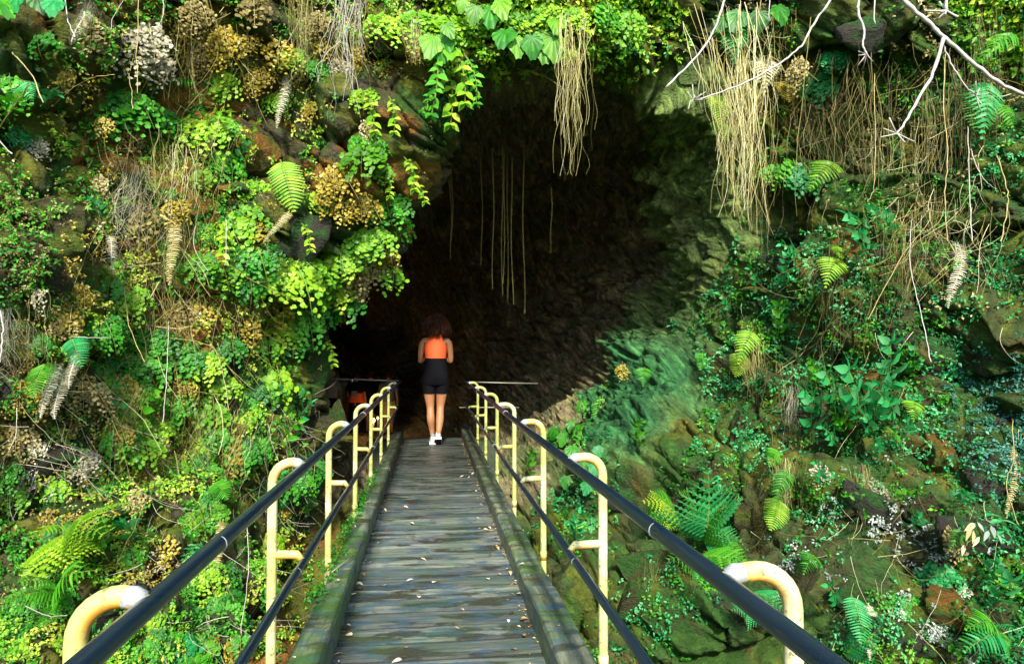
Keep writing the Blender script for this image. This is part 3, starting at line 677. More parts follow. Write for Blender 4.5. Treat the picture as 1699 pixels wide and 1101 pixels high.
def herb(seed, nn_=5, leaf=.24, wide=.5, bendy=.3):
    """stem along +X with opposite leaves, returned as stem and leaf transforms"""
    r0 = random.Random(seed); st_ = MB()
    def sp(t): return np.array([t*.92, bendy*.4*math.sin(t*2.2), .12*math.sin(t*3)])
    st_.tube([sp(t) for t in np.linspace(0, 1, 7)], list(np.linspace(.014, .006, 7)), 4, False, .4)
    Ls = []
    for i in range(nn_):
        t = .2+.8*i/(nn_-1); o = sp(t); a0 = r0.uniform(0, 1.2)+i*1.57
        ks = (0, math.pi) if i < nn_-1 else (0, math.pi*.5, math.pi, math.pi*1.5)
        for k in ks:
            th = a0+k; d = nrmz(np.array([.55, math.cos(th), math.sin(th)*.55+.15]))
            up_v = nrmz(np.array([-.2, 0, 1.0])); n_ = nrmz(up_v-d*(up_v @ d)); s_ = leaf*r0.uniform(.7, 1.1)*(.75+.4*math.sin(t*3))
            Ls.append((o, d, n_, s_))
    return st_, Ls
def mat_from(o, d, n, s):
    y = np.cross(n, d); return Matrix(((d[0]*s, y[0]*s, n[0]*s, o[0]), (d[1]*s, y[1]*s, n[1]*s, o[1]), (d[2]*s, y[2]*s, n[2]*s, o[2]), (0, 0, 0, 1)))
def ov_mesh(name, mat, W_=.5, tone=.5):
    mb = MB(); ovate(mb, np.zeros(3), np.array([1.0, 0, 0]), np.array([0, 0, 1.0]), 1, W_, tone); return mb.mesh(name, mat, True)
def place(p0, p1, face, wscale=1.0, roll=0.0):
    d = np.asarray(p1)-np.asarray(p0); L = np.linalg.norm(d); d = d/L; f = np.asarray(face, float); f = nrmz(f-d*(f @ d)); y = np.cross(f, d)
    if roll:
        f, y = f*math.cos(roll)+y*math.sin(roll), y*math.cos(roll)-f*math.sin(roll)
    return Matrix(((d[0]*L, y[0]*L*wscale, f[0]*L, p0[0]), (d[1]*L, y[1]*L*wscale, f[1]*L, p0[1]), (d[2]*L, y[2]*L*wscale, f[2]*L, p0[2]), (0, 0, 0, 1)))
TOCAM = -FW

MH = {}
DRYP = ((1, .42, 1.1, .105), (2, .32, 1.1, .10), (1, .30, 1.3, .11), (2, .40, 1, .095), (1, .5, 1, .10), (3, .30, 1, .10))
for nm, mat, sm in (('green', M_green, M_stemg), ('lime', M_lime, M_stemg), ('gold', M_gold, M_stem), ('dry', M_dry, M_stem), ('pale', M_pale, M_stem), ('teal', M_teal, M_stemg)):
    fz = .66 if nm in ('dry', 'pale', 'gold') else .86
    MH[nm] = [maidenhair(40+i, nf, w, dn/fz, lf*fz, .45 if fz < .7 else .1).mesh('maidenhair_fern', [mat, sm]) for i, (nf, w, dn, lf) in enumerate(DRYP if fz < .7 else ((1, .66, 1, .115), (2, .56, 1, .105), (3, .5, 1.1, .10), (1, .46, 1.2, .10), (4, .46, 1, .095), (3, .6, 1, .105)))]

LMK = [(245,85,'the cream dry clump'),(300,155,'the light green frond'),(183,70,'the arched frond'),(425,250,'the orange rock'),(478,305,'the pale sword frond'),(70,370,'the big brown boulder'),(490,60,'the long dead frond'),
 (570,60,'the white twig bunch'),(270,350,'the hanging root curtain'),(370,60,'the gold clumps at the top'),(460,450,'the row of ferns at the mouth'),(90,640,'the withered cream fronds'),(515,600,'the bare mouth rock'),(100,930,'the lime fern'),(30,1020,'the sword fern in the corner'),
 (465,830,'the second left post'),(130,1040,'the near left post'),(385,880,'the left rail joint'),(870,80,'the broad rim leaves'),(740,150,'the leafy creeper'),(1310,680,'the brown root curtain'),(1350,290,'the triangular frond'),
 (1440,620,'the teal herbs'),(1180,850,'the large teal fern'),(1440,1040,'the coiled dead frond'),(1630,900,'the withered lance leaves'),(1315,970,'the near right post'),(1003,800,'the second right post'),(1000,690,'the right sword fronds'),
 (620,440,'the left rim of the mouth'),(275,620,'the straight pale stem'),(625,250,'the fine creepers'),(25,130,'the dark corner fern'),(330,410,'the forked pale root'),(330,560,'the arching yellow stem'),(180,500,'the gold ledge ferns'),(60,780,'the grey moss at the left edge'),
 (240,780,'the slanting white stems'),(1340,100,'the dry clump by the pale twig'),(550,730,'the third left post'),(1560,960,'the grey lichen'),(400,640,'the looping stems'),(640,120,'the rim fringe'),(380,1040,'the lower left rail'),(20,480,'the dry grass stalks')]
def region(x, y):
    lx, ly, nm = min(LMK, key=lambda q: (q[0]-x)**2+(q[1]-y)**2); dx, dy = x-lx, y-ly
    if math.hypot(dx, dy) < 26: return 'beside '+nm
    if abs(dx) > abs(dy): return ('left of ' if dx < 0 else 'right of ')+nm
    return ('above ' if dy < 0 else 'below ')+nm
CN = {'green': 'bright green', 'lime': 'yellow green', 'gold': 'golden yellow', 'dry': 'dry tan', 'pale': 'withered cream', 'teal': 'bluish green'}
def put_mh(x, y, kind, size, ang=0, wid=1.0, lift=.03):
    p, n = hit(x, y)
    dist = (p-CAM) @ FW; L = size*dist/FPX
    d = np.array([math.sin(ang)*.8, -.25, -math.cos(ang)])+n*.30; d = nrmz(d)
    p0 = p+n*lift; face = n*.5+TOCAM*.5+np.array([0, 0, .45])
    o = link('maidenhair_fern', random.choice(MH[kind]), None, place(p0, p0+d*L, face, wid))
    rg = region(x, y)
    tag(o, '%s maidenhair fern clump %s %s' % (CN[kind], 'hanging' if size > 58 else 'small', rg), 'fern', 'maidenhair fern clumps on the cliff')
    return o
# hand placed maidenhair clumps: x, y (top), length px, kind, lean
for (x, y, s, k, a_) in [(245,40,120,'pale',0),(262,85,90,'pale',.1),(320,0,70,'dry',0),(370,40,90,'gold',.1),(330,60,70,'dry',-.2),(360,110,60,'lime',0),(420,0,80,'dry',0),(400,60,60,'gold',.1),
  (430,110,60,'gold',0),(470,60,70,'gold',0),(530,70,60,'gold',.1),(600,60,60,'gold',0),(640,100,60,'gold',0),(610,150,50,'lime',0),(660,30,70,'lime',0),(700,60,60,'gold',-.1),(560,100,50,'pale',.1),
  (205,150,80,'green',0),(250,180,70,'green',.2),(180,190,60,'gold',-.2),(225,200,60,'dry',0),(345,200,70,'lime',0),(380,190,70,'green',0),(60,230,60,'pale',.1),(20,210,40,'teal',0),
  (470,150,50,'lime',0),(520,170,50,'gold',.3),(620,235,90,'lime',0),(590,250,80,'gold',-.1),(560,270,70,'gold',0),(640,270,60,'lime',.1),(600,320,70,'gold',0),(640,320,70,'green',.2),(660,350,60,'green',.1),
  (570,330,70,'gold',0),(540,300,60,'gold',0),(610,370,60,'lime',0),(640,400,60,'gold',0),(600,410,70,'dry',0),(570,400,70,'lime',0),(640,440,60,'lime',-.1),(600,460,50,'dry',0),(560,450,60,'lime',0),(570,480,50,'gold',.1),
  (340,420,80,'green',0),(370,440,70,'lime',.2),(400,450,70,'green',0),(450,430,80,'lime',0),(480,430,90,'lime',0),(460,470,70,'gold',0),(500,450,70,'green',0),(520,430,70,'lime',0),(540,420,60,'gold',0),
  (500,500,70,'green',0),(460,510,70,'lime',0),(430,470,60,'gold',0),(480,540,60,'green',0),(440,550,60,'lime',0),(410,520,60,'gold',0),(380,560,60,'green',0),(450,600,90,'lime',0),(460,650,60,'lime',.1),
  (200,420,70,'green',0),(180,460,80,'green',-.1),(210,480,60,'lime',0),(130,470,70,'gold',-.5),(100,490,70,'gold',-.5),(160,520,60,'green',0),(240,500,60,'gold',0),(330,490,70,'gold',0),(300,500,60,'dry',0),
  (260,540,70,'green',0),(300,560,80,'green',.1),(340,580,70,'lime',0),(220,580,70,'green',0),(160,600,60,'green',0),(180,640,60,'dry',-.2),(300,640,70,'green',0),(350,650,70,'lime',0),(400,640,70,'green',0),
  (110,520,50,'dry',-.3),(60,470,50,'pale',.6),(20,120,70,'green',-.2),(90,60,80,'green',.1),(110,110,50,'gold',0),(390,340,80,'lime',0),(430,350,70,'gold',0),(360,330,60,'green',0),(340,360,60,'green',0),(405,300,60,'gold',0),
  (250,330,70,'dry',0),(290,330,70,'gold',0),(330,280,60,'lime',0),(365,250,60,'green',0),(1330,90,70,'dry',0),(1360,110,60,'teal',0),(1370,130,60,'dry',.2),(1300,100,50,'gold',0),(1310,260,60,'green',0),(1330,270,60,'teal',.1),
  (1290,270,50,'green',-.1),(1385,85,40,'teal',0),(800,10,60,'lime',0),(760,20,60,'lime',0),(730,30,60,'lime',.2),(900,0,60,'lime',0),(860,10,60,'lime',.1),(950,10,50,'lime',0),(1000,0,60,'green',0),(1040,10,60,'lime',0),(690,20,60,'lime',0),
  (1020,620,40,'green',.1),(1000,640,40,'green',0),(970,660,40,'green',0),(950,690,50,'green',0),(930,700,50,'green',0),(1010,665,50,'gold',.1),(990,700,50,'green',0),(1030,600,40,'gold',0),
  (20,700,60,'dry',0),(60,730,60,'pale',.1),(30,800,60,'lime',0),(20,770,50,'green',0),(90,790,50,'green',0),(130,740,60,'pale',0),(120,690,60,'dry',-.1),(200,700,60,'gold',0),(260,720,60,'dry',0),(250,780,70,'lime',0),
  (290,760,60,'lime',0),(330,760,60,'green',0),(260,830,50,'lime',0),(230,810,50,'dry',0),(340,820,60,'lime',0),(360,700,60,'green',0),(400,720,60,'green',0),(420,680,50,'lime',0),(350,980,70,'green',0),(370,1000,80,'green',.1),
  (250,1030,70,'green',0),(290,1040,70,'teal',0),(400,1000,60,'teal',0),(440,960,60,'green',0),(300,990,60,'green',0),(340,1050,60,'green',0),(70,640,60,'dry',-.2),(1570,870,60,'dry',0),(1440,790,50,'pale',0),(1360,770,50,'pale',0),
  (1640,860,40,'pale',0),(1560,930,50,'teal',0),(1590,960,40,'pale',0),(1500,980,50,'green',0),(960,760,40,'green',0),(985,790,40,'green',0),(940,820,40,'teal',0),(970,860,50,'teal',0)]:
    put_mh(x+random.uniform(-4, 4), y, k, s*random.uniform(1.1, 1.4)*(.78 if k == 'pale' else .9 if k in ('dry', 'gold') else 1), a_+random.uniform(-.15, .15), random.uniform(.8, 1.15))
# fill, following the map
cnt = 0
for _ in range(4000):
    if cnt > 112: break
    x = random.uniform(0, 690); y = random.uniform(-20, 1080) if random.random() < .4 else random.uniform(600, 1080); c = cell_at(x, y)
    if c not in 'mydrg' or (560 < x and y > 480) or random.random() > {'m': .8, 'y': .7, 'd': .35, 'r': .35, 'g': .35}[c]: continue
    if abs(y-(880-.82*(x-387))) < 0: continue
    k = {'m': random.choice(['green', 'green', 'lime', 'lime', 'gold']), 'y': random.choice(['gold', 'gold', 'lime', 'green', 'dry']), 'd': 'dry', 'r': random.choice(['dry', 'green']), 'g': 'green'}[c]
    put_mh(x, y, k, random.uniform(48, 84), random.uniform(-.3, .3), random.uniform(.8, 1.2)); cnt += 1

# ---- single fern fronds, base px -> tip px
SF = {}
for nm, mat, sm in (('green', M_green, M_stemg), ('lime', M_lime, M_stemg), ('teal', M_teal, M_stemg), ('pale', M_pale, M_stem), ('gold', M_gold, M_stem)):
    SF[nm] = [frond(60, 17, .23, True, .3, .12).mesh('frond', [mat, sm]), frond(61, 13, .34, True, .45, -.15, 'tri', .7).mesh('frond', [mat, sm]),
              frond(62, 24, .17, False, .25, .2).mesh('frond', [mat, sm]), bipinnate(63).mesh('frond', [mat, sm])]
DF = [dead_frond(70+i).mesh('frond', M_pale) for i in range(3)]+[dead_frond(75).mesh('frond', M_dry)]
def put_frond(x0, y0, x1, y1, mesh, out0=.10, out1=.28, wid=1.0, name='fern_frond', parent=None, roll=0.0, Y0=None):
    p, n = hit(x0, y0)
    if Y0 is not None: p = at(x0, y0, Y0); out0 = 0
    d0 = (p-CAM) @ FW
    p0 = CAM+(p-CAM)*(1-out0/d0); r_ = ray(x1, y1); dep = max(d0-out0-out1*abs(1), 1.0)
    p1 = CAM+r_/FPX*dep
    face = nrmz(TOCAM*.75+np.array([0, 0, .65]))
    return link(name, mesh, parent, place(p0, p1, face, wid, roll))
for (x0, y0, x1, y1, mesh, wid, lab) in [
  (228,84,140,62,SF['green'][1],.8,'arched pale green fern frond at upper left above the cliff face'),
  (338,140,262,150,SF['green'][1],1.1,'light green fern frond pointing left at upper left cliff, below the dry clump'),
  (465,265,478,352,SF['lime'][0],1.3,'pale green sword fern frond hanging near the orange rock'),
  (80,600,45,660,SF['green'][0],1.3,'green fern frond left of the withered white fronds'),
  (120,560,128,610,SF['teal'][0],1.1,'small teal fern frond above the withered fronds at far left'),
  (1215,40,1228,105,SF['teal'][1],1.2,'silvery fern frond at the top, on the hanging roots right of the tube mouth'),
  (1268,95,1278,152,SF['pale'][1],1.2,'pale fern frond with curved leaflets on the upper right roots'),
  (1184,155,1190,205,SF['lime'][0],1.2,'narrow light green fern frond upper one beside the hanging roots'),
  (1185,200,1200,235,SF['lime'][0],1.3,'short light green fern frond below another beside the hanging roots'),
  (1293,135,1305,168,SF['gold'][0],1.3,'small yellow fern frond at the right of the hanging roots'),
  (1390,270,1352,318,SF['lime'][1],1.2,'bright green triangular fern frond on the right wall beside green maidenhair'),
  (1345,290,1340,316,SF['green'][0],1.2,'short green fern frond under the right wall maidenhair'),
  (1388,425,1378,478,SF['lime'][1],1.2,'light green fern frond hanging in front of brown roots on the right wall'),
  (1375,405,1395,430,SF['lime'][0],1.0,'small fern frond tip above a light green frond on the right wall'),
  (1250,545,1232,605,SF['lime'][1],1.1,'bright lime fern frond on the right wall, upper of a pair'),
  (1228,585,1215,622,SF['lime'][0],1.5,'yellow lime fern frond hanging lower left of the bright pair'),
  (1165,585,1158,612,SF['green'][0],1.2,'tiny green frond on the smooth green rock'),
  (1490,745,1470,720,SF['green'][1],1.2,'small bright fern frond on the brown ledge of the right wall'),
  (1515,665,1522,700,SF['lime'][1],1.2,'small pale fern frond under the leafy herbs on the right wall'),
  (1445,660,1468,690,SF['teal'][1],1.2,'dark teal fern frond under the leafy herbs on the right wall'),
  (1310,775,1288,840,SF['green'][1],.8,'bright green fern frond beside the hanging root curtain'),
  (1288,745,1272,770,SF['green'][0],1.3,'small green frond above the fern beside the root curtain'),
  (1290,825,1272,875,SF['lime'][0],1.5,'lower light green fern frond beside the root curtain'),
  (1412,985,1422,1065,SF['teal'][0],1.3,'bluish sword fern frond at the lower right'),
  (1350,920,1340,955,SF['green'][1],1.2,'small hanging fern frond right of the near yellow post'),
  (1630,130,1640,230,SF['teal'][1],.9,'large dark green fern frond under the pale branch at upper right'),
  (1640,170,1690,215,SF['green'][1],1.0,'bright green fern frond pointing right under the pale branch'),
  (1618,150,1612,215,SF['green'][0],1.5,'dusty green fern frond at left of the upper right fern'),
  (1690,60,1620,120,SF['green'][1],.6,'blurred green frond above the upper right fern'),
  (1660,1050,1610,1090,SF['teal'][1],1.2,'teal fern frond at the lower right corner'),
  (1000,655,985,735,SF['green'][0],1.0,'green sword fern frond hanging on the rock right of the bridge'),
  (1012,660,1005,715,SF['green'][2],1.5,'second sword fern frond close to the rock right of the bridge'),
  (1070,608,1072,640,SF['green'][1],1.3,'small bright fern leaf on the green rock right of the bridge'),
  (175,1020,190,985,SF['teal'][1],1.2,'teal frond seen through the near left post bend'),
  (945,85,948,110,SF['lime'][1],1.3,'small yellow green frond on the centre hanging roots'),
  (1400,1090,1460,1050,SF['teal'][3],.9,'teal broad fern frond at the bottom right'),
  (1240,985,1300,1010,SF['teal'][3],1.0,'dark teal fern frond framed by the near right post bend'),
  (355,800,372,830,SF['green'][0],1.3,'small green frond above the left rail'),
  (400,795,380,815,SF['green'][1],1.3,'small fern leaf above the left rail')]:
    tag(put_frond(x0, y0, x1, y1, mesh, wid=wid), lab, 'fern')
for (x0, y0, x1, y1, m_, wid, lab) in [
  (92,600,70,690,DF[0],1.0,'left one of the cream withered fern fronds at far left'),
  (100,610,95,690,DF[1],1.3,'middle cream withered fern frond at far left'),
  (122,580,118,640,DF[2],1.2,'right one of the cream withered fern fronds at far left'),
  (1588,400,1582,510,DF[0],.9,'white curled dead fern frond hanging on the right'),
  (1440,1000,1450,1095,DF[1],1.0,'white coiled dead frond at the lower right beside the sword fern'),
  (475,120,462,210,DF[2],.8,'cream skeletal dead frond hanging on the upper left cliff'),
  (1680,740,1678,860,DF[3],.6,'brown withered frond hanging at the right edge'),
  (365,860,355,980,DF[3],.7,'brown curled dead frond behind the left rail'),
  (480,350,440,400,DF[3],1.0,'tan withered frond under the pale sword fern'),
  (180,390,190,450,DF[1],.8,'cream withered frond at the left end of the hanging roots'),
  (285,360,285,470,DF[3],.9,'tan withered frond among the hanging roots of the left cliff'),
  (140,20,122,70,DF[2],1.2,'pale dead frond at the top left')]:
    tag(put_frond(x0, y0, x1, y1, m_, wid=wid, name='dead_frond'), lab, 'dead fern')

# ---- ferns with several fronds
def fern(base, tips, meshes, label, out=.35, name='fern', cat='fern', wid=1.0):
    p, n = hit(*base); dd = (p-CAM) @ FW; p0 = CAM+(p-CAM)*(1-.12/dd)
    r_ = empty(name, tuple(p0)); tag(r_, label, cat)
    for i, (x, y) in enumerate(tips):
        p1 = CAM+ray(x, y)/FPX*(dd-.12-random.uniform(.4, 1)*out); face = nrmz(TOCAM*.7+np.array([0, 0, .7]))
        M_ = place(np.zeros(3), p1-p0, face, wid*random.uniform(.9, 1.1))
        link('frond', meshes[i % len(meshes)], r_, M_)
fern((1165,900), [(1228,895),(1240,935),(1178,785),(1200,840)], [SF['teal'][3], SF['green'][3]], 'large teal green fern right of the bridge with broad feathery fronds', .5)
fern((1150,860), [(1222,835),(1195,935),(1130,815),(1240,870)], [SF['green'][3], SF['teal'][3]], 'bluish fern fronds above the right rail in the middle of the fern group', .45, wid=.9)
fern((1120,850), [(1070,830),(1065,865),(1105,880),(1085,815)], [SF['lime'][3], SF['green'][3]], 'pale green fern at the left of the fern group right of the bridge', .3)
fern((1150,930), [(1110,925),(1195,975),(1180,1000),(1130,975),(1235,940),(1110,900)], [SF['green'][3], SF['teal'][3]], 'green fern hanging under the right rail below the large fern', .4)
fern((120,880), [(60,965),(140,960),(165,885),(45,900),(105,955)], [SF['lime'][3], SF['lime'][1]], 'bright lime fern spreading over the lower left bank', .5)
fern((110,985), [(20,960),(10,1030),(60,1045),(165,930),(0,990)], [SF['green'][0], SF['green'][1]], 'green sword fern fronds at the lower left corner', .4)
fern((1240,1010), [(1275,1000),(1215,1010),(1290,1035)], [SF['teal'][3]], 'teal fern behind the near right post', .3)
fern((1600,880), [(1580,915),(1640,905),(1625,870)], [SF['green'][1], SF['teal'][1]], 'small green fern beside the grey lichen at the lower right', .25)
fern((50,135), [(0,160),(20,180),(60,170)], [SF['teal'][1]], 'dark shaded fern at the upper left corner', .3)

# ---- hanging root bundles: top px -> bottom px
RB = [strands(80, 34, .30, .3, .07, .0036).mesh('root_strands', M_root), strands(81, 34, .17, .4, .06, .0036).mesh('root_strands', M_root), strands(82, 20, .5, .5, .12, .0034).mesh('root_strands', M_root),
      strands(83, 12, .12, 1.6, .06, .0048).mesh('root_strands', M_branch), strands(84, 20, .24, .7, .07, .0032).mesh('root_strands', M_brown), strands(85, 30, .35, .8, .18, .004).mesh('root_strands', M_pale)]
for (x0, y0, x1, y1, m_, wid, out0, lab) in [
  (1215,10,1245,390,RB[0],.9,.45,'long pale bundle of aerial roots hanging right of the tube mouth'),
  (1235,90,1225,360,RB[1],1.3,.45,'denser yellow inner strands of the long root bundle right of the tube mouth'),
  (1250,200,1262,420,RB[2],.5,.45,'thin white root ends trailing below the long root bundle'),
  (945,30,952,290,RB[1],.95,.30,'golden bundle of roots hanging at the centre top of the tube mouth'),
  (952,150,968,270,RB[2],.6,.30,'spread pale root ends of the centre root bundle'),
  (575,-30,562,235,RB[3],1.0,.60,'white bare twigs hanging in a bunch at the top left of the tube mouth'),
  (600,-20,585,130,RB[3],1.0,.60,'short white twigs beside the white twig bunch'),
  (500,-20,500,130,RB[0],.8,.35,'cream root strands at the top of the left cliff'),
  (250,210,235,450,RB[2],1.0,.25,'tangled tan roots fanning down the left cliff'),
  (285,240,285,460,RB[0],1.2,.28,'pale root curtain at the middle of the left cliff'),
  (330,200,310,400,RB[2],.8,.25,'loose yellow roots right of the left cliff root curtain'),
  (225,270,195,450,RB[5],1.0,.28,'cream curly roots at the left end of the left cliff root curtain'),
  (1310,600,1308,800,RB[4],1.2,.22,'brown root curtain under the lime fern pair on the right wall'),
  (1318,640,1312,780,RB[5],.55,.25,'pale grassy strands over the brown root curtain on the right wall'),
  (1245,560,1260,690,RB[0],.9,.2,'thin roots behind the lime fern pair'),
  (1390,400,1385,600,RB[4],.8,.22,'brown roots hanging under the small fern frond on the right wall'),
  (1300,760,1305,850,RB[0],1.2,.2,'root ends under the brown root curtain'),
  (1440,100,1440,330,RB[4],1.6,.25,'brown root mat high on the right wall'),
  (1360,160,1375,330,RB[4],1.6,.25,'brown roots left part of the upper right root mat'),
  (1500,200,1500,400,RB[2],.7,.28,'yellowish root tangle in the upper right'),
  (1560,150,1560,420,RB[4],1.0,.28,'dark roots beside the pale branch in the upper right'),
  (1480,330,1495,520,RB[2],.6,.25,'pale arching stems on the right wall rocks'),
  (1600,100,1600,300,RB[4],1.0,.25,'brown roots behind the upper right fern'),
  (1640,20,1650,220,RB[4],1.0,.25,'root strands at the upper right corner'),
  (1140,930,1110,1080,RB[4],2.0,.12,'grey brown dead fern skirt under the large fern'),
  (1180,920,1170,1040,RB[4],1.5,.12,'dead fern skirt right part under the large fern'),
  (1085,930,1080,1060,RB[4],1.2,.10,'thin brown roots left of the dead fern skirt'),
  (1430,770,1435,880,RB[0],.8,.15,'cream root bundle on the right wall ledges'),
  (320,640,300,800,RB[2],1.1,.25,'thin criss-cross stems on the lower left cliff'),
  (380,680,370,830,RB[2],1.0,.25,'pale looping stems above the left rail'),
  (230,640,170,780,RB[0],.7,.25,'white dry stems slanting down the lower left cliff'),
  (410,820,400,950,RB[4],1.4,.2,'brown roots between the left rails'),
  (20,520,60,640,RB[2],1.2,.3,'dry grass stalks arching at the far left edge'),
  (5,510,10,640,RB[5],.8,.3,'pale grass blades at the far left edge'),
  (1350,430,1330,480,RB[2],.8,.2,'short thin stems on the mossy block of the right wall'),
  (1520,400,1490,520,RB[2],.5,.25,'fan of thin yellow stems right of the brown roots'),
  (680,30,690,110,RB[0],1.2,.2,'short root fringe above the tube mouth left of centre'),
  (740,60,760,130,RB[4],1.5,.2,'dark root fringe at the rim above the tube mouth'),
  (150,0,130,60,RB[5],1.0,.3,'pale dead strands at the top left corner')]:
    p, n = hit(x0, y0); d0 = (p-CAM) @ FW; p0 = CAM+(p-CAM)*(1-out0/d0)
    p1 = CAM+ray(x1, y1)/FPX*(d0-out0-.05)
    o = link('root_bundle', m_, None, place(p0, p1, TOCAM, wid)); tag(o, lab, 'roots')

# thin straight roots hanging from the tube ceiling
RO = ['first', 'second', 'third', 'fourth', 'fifth', 'sixth', 'seventh', 'eighth', 'ninth', 'tenth', 'eleventh', 'twelfth', 'thirteenth', 'last']
RX = [808, 828, 843, 863, 799, 818, 833, 848, 868, 838, 750, 747, 915, 935]
for i, (x, y0, y1) in enumerate([(808,170,258),(828,200,270),(843,215,500),(863,180,235),(799,300,440),(818,310,480),(833,290,490),(848,320,505),(868,310,520),(838,270,470),(750,330,400),(747,360,430),(915,370,420),(935,240,300)]):
    mb = MB(); Yc = 9.0; top = at(x, y0-60, Yc); bot = at(x+random.uniform(-3, 3), y1, Yc)
    pp = [top+(bot-top)*t+np.array([math.sin(t*7+i)*.012, 0, 0]) for t in np.linspace(0, 1, 12)]
    mb.tube(pp, list(np.linspace(.010, .005, 12)), 4, True, .75)
    tag(mb.build('hanging_root', M_brown), '%s brown root hanging in the tube mouth, %s from the left' % ('long thin' if y1-y0 > 160 else 'short thin', RO[sorted(RX).index(x)]), 'root', 'thin roots hanging in the tube mouth')

# ---- long single vines and foreground branches: polylines of (x, y) at their own distance
def polyline(pts_, Y, r0, r1, mat, name, label, cat, jit=.006, knots=0, parent=None, smooth_=True):
    if name == 'bare_twig': pts_ = [(pts_[0][0]+60, pts_[0][1]-800), (pts_[0][0]+25, pts_[0][1]-300)]+list(pts_)
    P_ = [at(x, y, Y[i] if hasattr(Y, '__len__') else Y) for i, (x, y) in enumerate(pts_)]
    if name == 'vine':
        r0 *= .62; r1 *= .62; q, n_ = hit(*pts_[0]); ext = at(pts_[0][0]+3, pts_[0][1]-14, max(q[1]-.03, .5)); qa = max(.5, min(q[1]-.12, P_[0][1]+1.4)); fl = np.linspace(1, .25, len(P_))
        P_ = [at(x, y, Yc_) for (x, y), Yc_ in zip(pts_, [p_[1]*(1-f_)+(qa)*f_ for p_, f_ in zip(P_, fl)])]; P_ = [np.array(q)]+P_; pts_ = [pts_[0]]+list(pts_)
    out_ = []
    for i in range(len(P_)-1):
        a_ = P_[max(i-1, 0)]; b_ = P_[i]; c_ = P_[i+1]; d_ = P_[min(i+2, len(P_)-1)]
        for t in np.linspace(0, 1, 7)[:-1]: out_.append(catmull(a_, b_, c_, d_, t)+rng.normal(size=3)*jit*.5)
    out_.append(P_[-1]); mb = MB(); n = len(out_)
    rr = np.linspace(r0, r1, n)*(1+.12*np.sin(np.arange(n)*1.7))
    mb.tube(out_, list(rr), 6, True, .7)
    for k in range(knots):
        q = out_[-1-random.randint(0, 1)]; d = rng.normal(size=3)*.03; mb.tube([q, q+d*.6, q+d], [r1*.8, r1*.6, r1*.9], 4, True, .7)
    o = mb.build(name, mat, parent, True)
    if label: tag(o, label, cat)
    return o
B1 = empty('bare_branch', tuple(at(1500, 0, 2.6))); tag(B1, 'thick pale branch slanting across the upper right corner with side twigs', 'branch')
def child_poly(pts_, Y, r0, r1, name):
    o = polyline(pts_, Y, r0, r1, M_branch, name, None, None, .003, 0 if name == 'limb' else 6, None)
    o.parent = B1; o.matrix_parent_inverse = Matrix.Translation(B1.location).inverted()
child_poly([(1330,-900),(1390,-420),(1470,-60),(1500,0),(1540,38),(1570,65),(1620,110),(1660,138),(1720,165),(1850,210),(2000,330)], 2.6, .011, .006, 'limb')
child_poly([(1566,62),(1548,120),(1520,170),(1500,205),(1488,222)], 2.6, .008, .004, 'twig')
child_poly([(1566,75),(1580,110),(1600,140),(1620,160)], 2.62, .004, .0025, 'twig')
child_poly([(1540,-500),(1568,-40),(1570,18)], 2.6, .007, .006, 'twig')
polyline([(1400,-40),(1378,0),(1350,40),(1330,75),(1295,105),(1240,135),(1190,155),(1145,168)], 3.0, .007, .003, M_branch, 'bare_twig', 'long curved pale twig arching left in front of the long roots', 'twig', .003, 8)
polyline([(1205,-30),(1200,5),(1180,60),(1150,100),(1105,145)], 3.2, .006, .005, M_branch, 'bare_twig', 'short pale twig crossing the tube rim at the top right of centre', 'twig', .003)
polyline([(1428,-30),(1424,18),(1434,50),(1432,75),(1438,90)], 2.9, .008, .004, M_branch, 'bare_twig', 'kinked pale twig hanging from the top edge at the right', 'twig', .002, 8)
polyline([(1452,-10),(1452,40)], 3.0, .004, .003, M_branch, 'bare_twig', 'tiny straight twig at the top right of the kinked twig', 'twig', .001)
polyline([(1278,-10),(1277,33)], 3.2, .003, .002, M_branch, 'bare_twig', 'tiny straight twig at the top above the yellow rock', 'twig', .001)
polyline([(1568,90),(1566,180),(1572,260),(1568,330),(1572,400)], 4.2, .008, .005, M_stem, 'vine', 'long pale vine hanging straight in the upper right, left of the fern', 'vine')
polyline([(1606,215),(1608,300),(1613,400)], 4.2, .006, .006, M_branch, 'vine', 'straight white vine hanging below the upper right fern', 'vine')
polyline([(1612,250),(1622,280),(1640,305),(1652,314)], 4.0, .008, .003, M_branch, 'vine', 'curved white twig under the upper right fern', 'vine')
polyline([(1655,260),(1668,300),(1672,340),(1660,400)], 4.2, .009, .006, M_stem, 'vine', 'tan curved vine at the right edge below the fern', 'vine')
polyline([(1451,130),(1452,250),(1450,310),(1440,335)], 4.6, .006, .004, M_stem, 'vine', 'thin tan vine hanging in front of the upper right root mat', 'vine')
polyline([(1564,400),(1582,402),(1588,420)], 4.4, .006, .005, M_branch, 'vine', 'pale stalk joining the white dead frond', 'vine')
polyline([(1512,370),(1510,440),(1528,520),(1545,600)], 4.4, .005, .006, M_branch, 'vine', 'long thin pale stem hanging over the slanting rock', 'vine')
polyline([(1545,330),(1540,370),(1500,420),(1440,530)], 4.6, .004, .004, M_stem, 'vine', 'thin yellow stem slanting left over the mossy blocks', 'vine')
polyline([(1490,380),(1560,390),(1600,440),(1640,470)], 4.6, .006, .004, M_stem, 'vine', 'brown stem slanting down to the right edge', 'vine')
polyline([(1680,700),(1682,760),(1670,800),(1690,870)], 4.0, .007, .004, M_stem, 'vine', 'orange brown stem hanging at the lower right edge', 'vine')
polyline([(-20,450),(0,520),(5,560),(0,600)], 3.6, .008, .006, M_branch, 'vine', 'white stem at the left frame edge', 'vine')
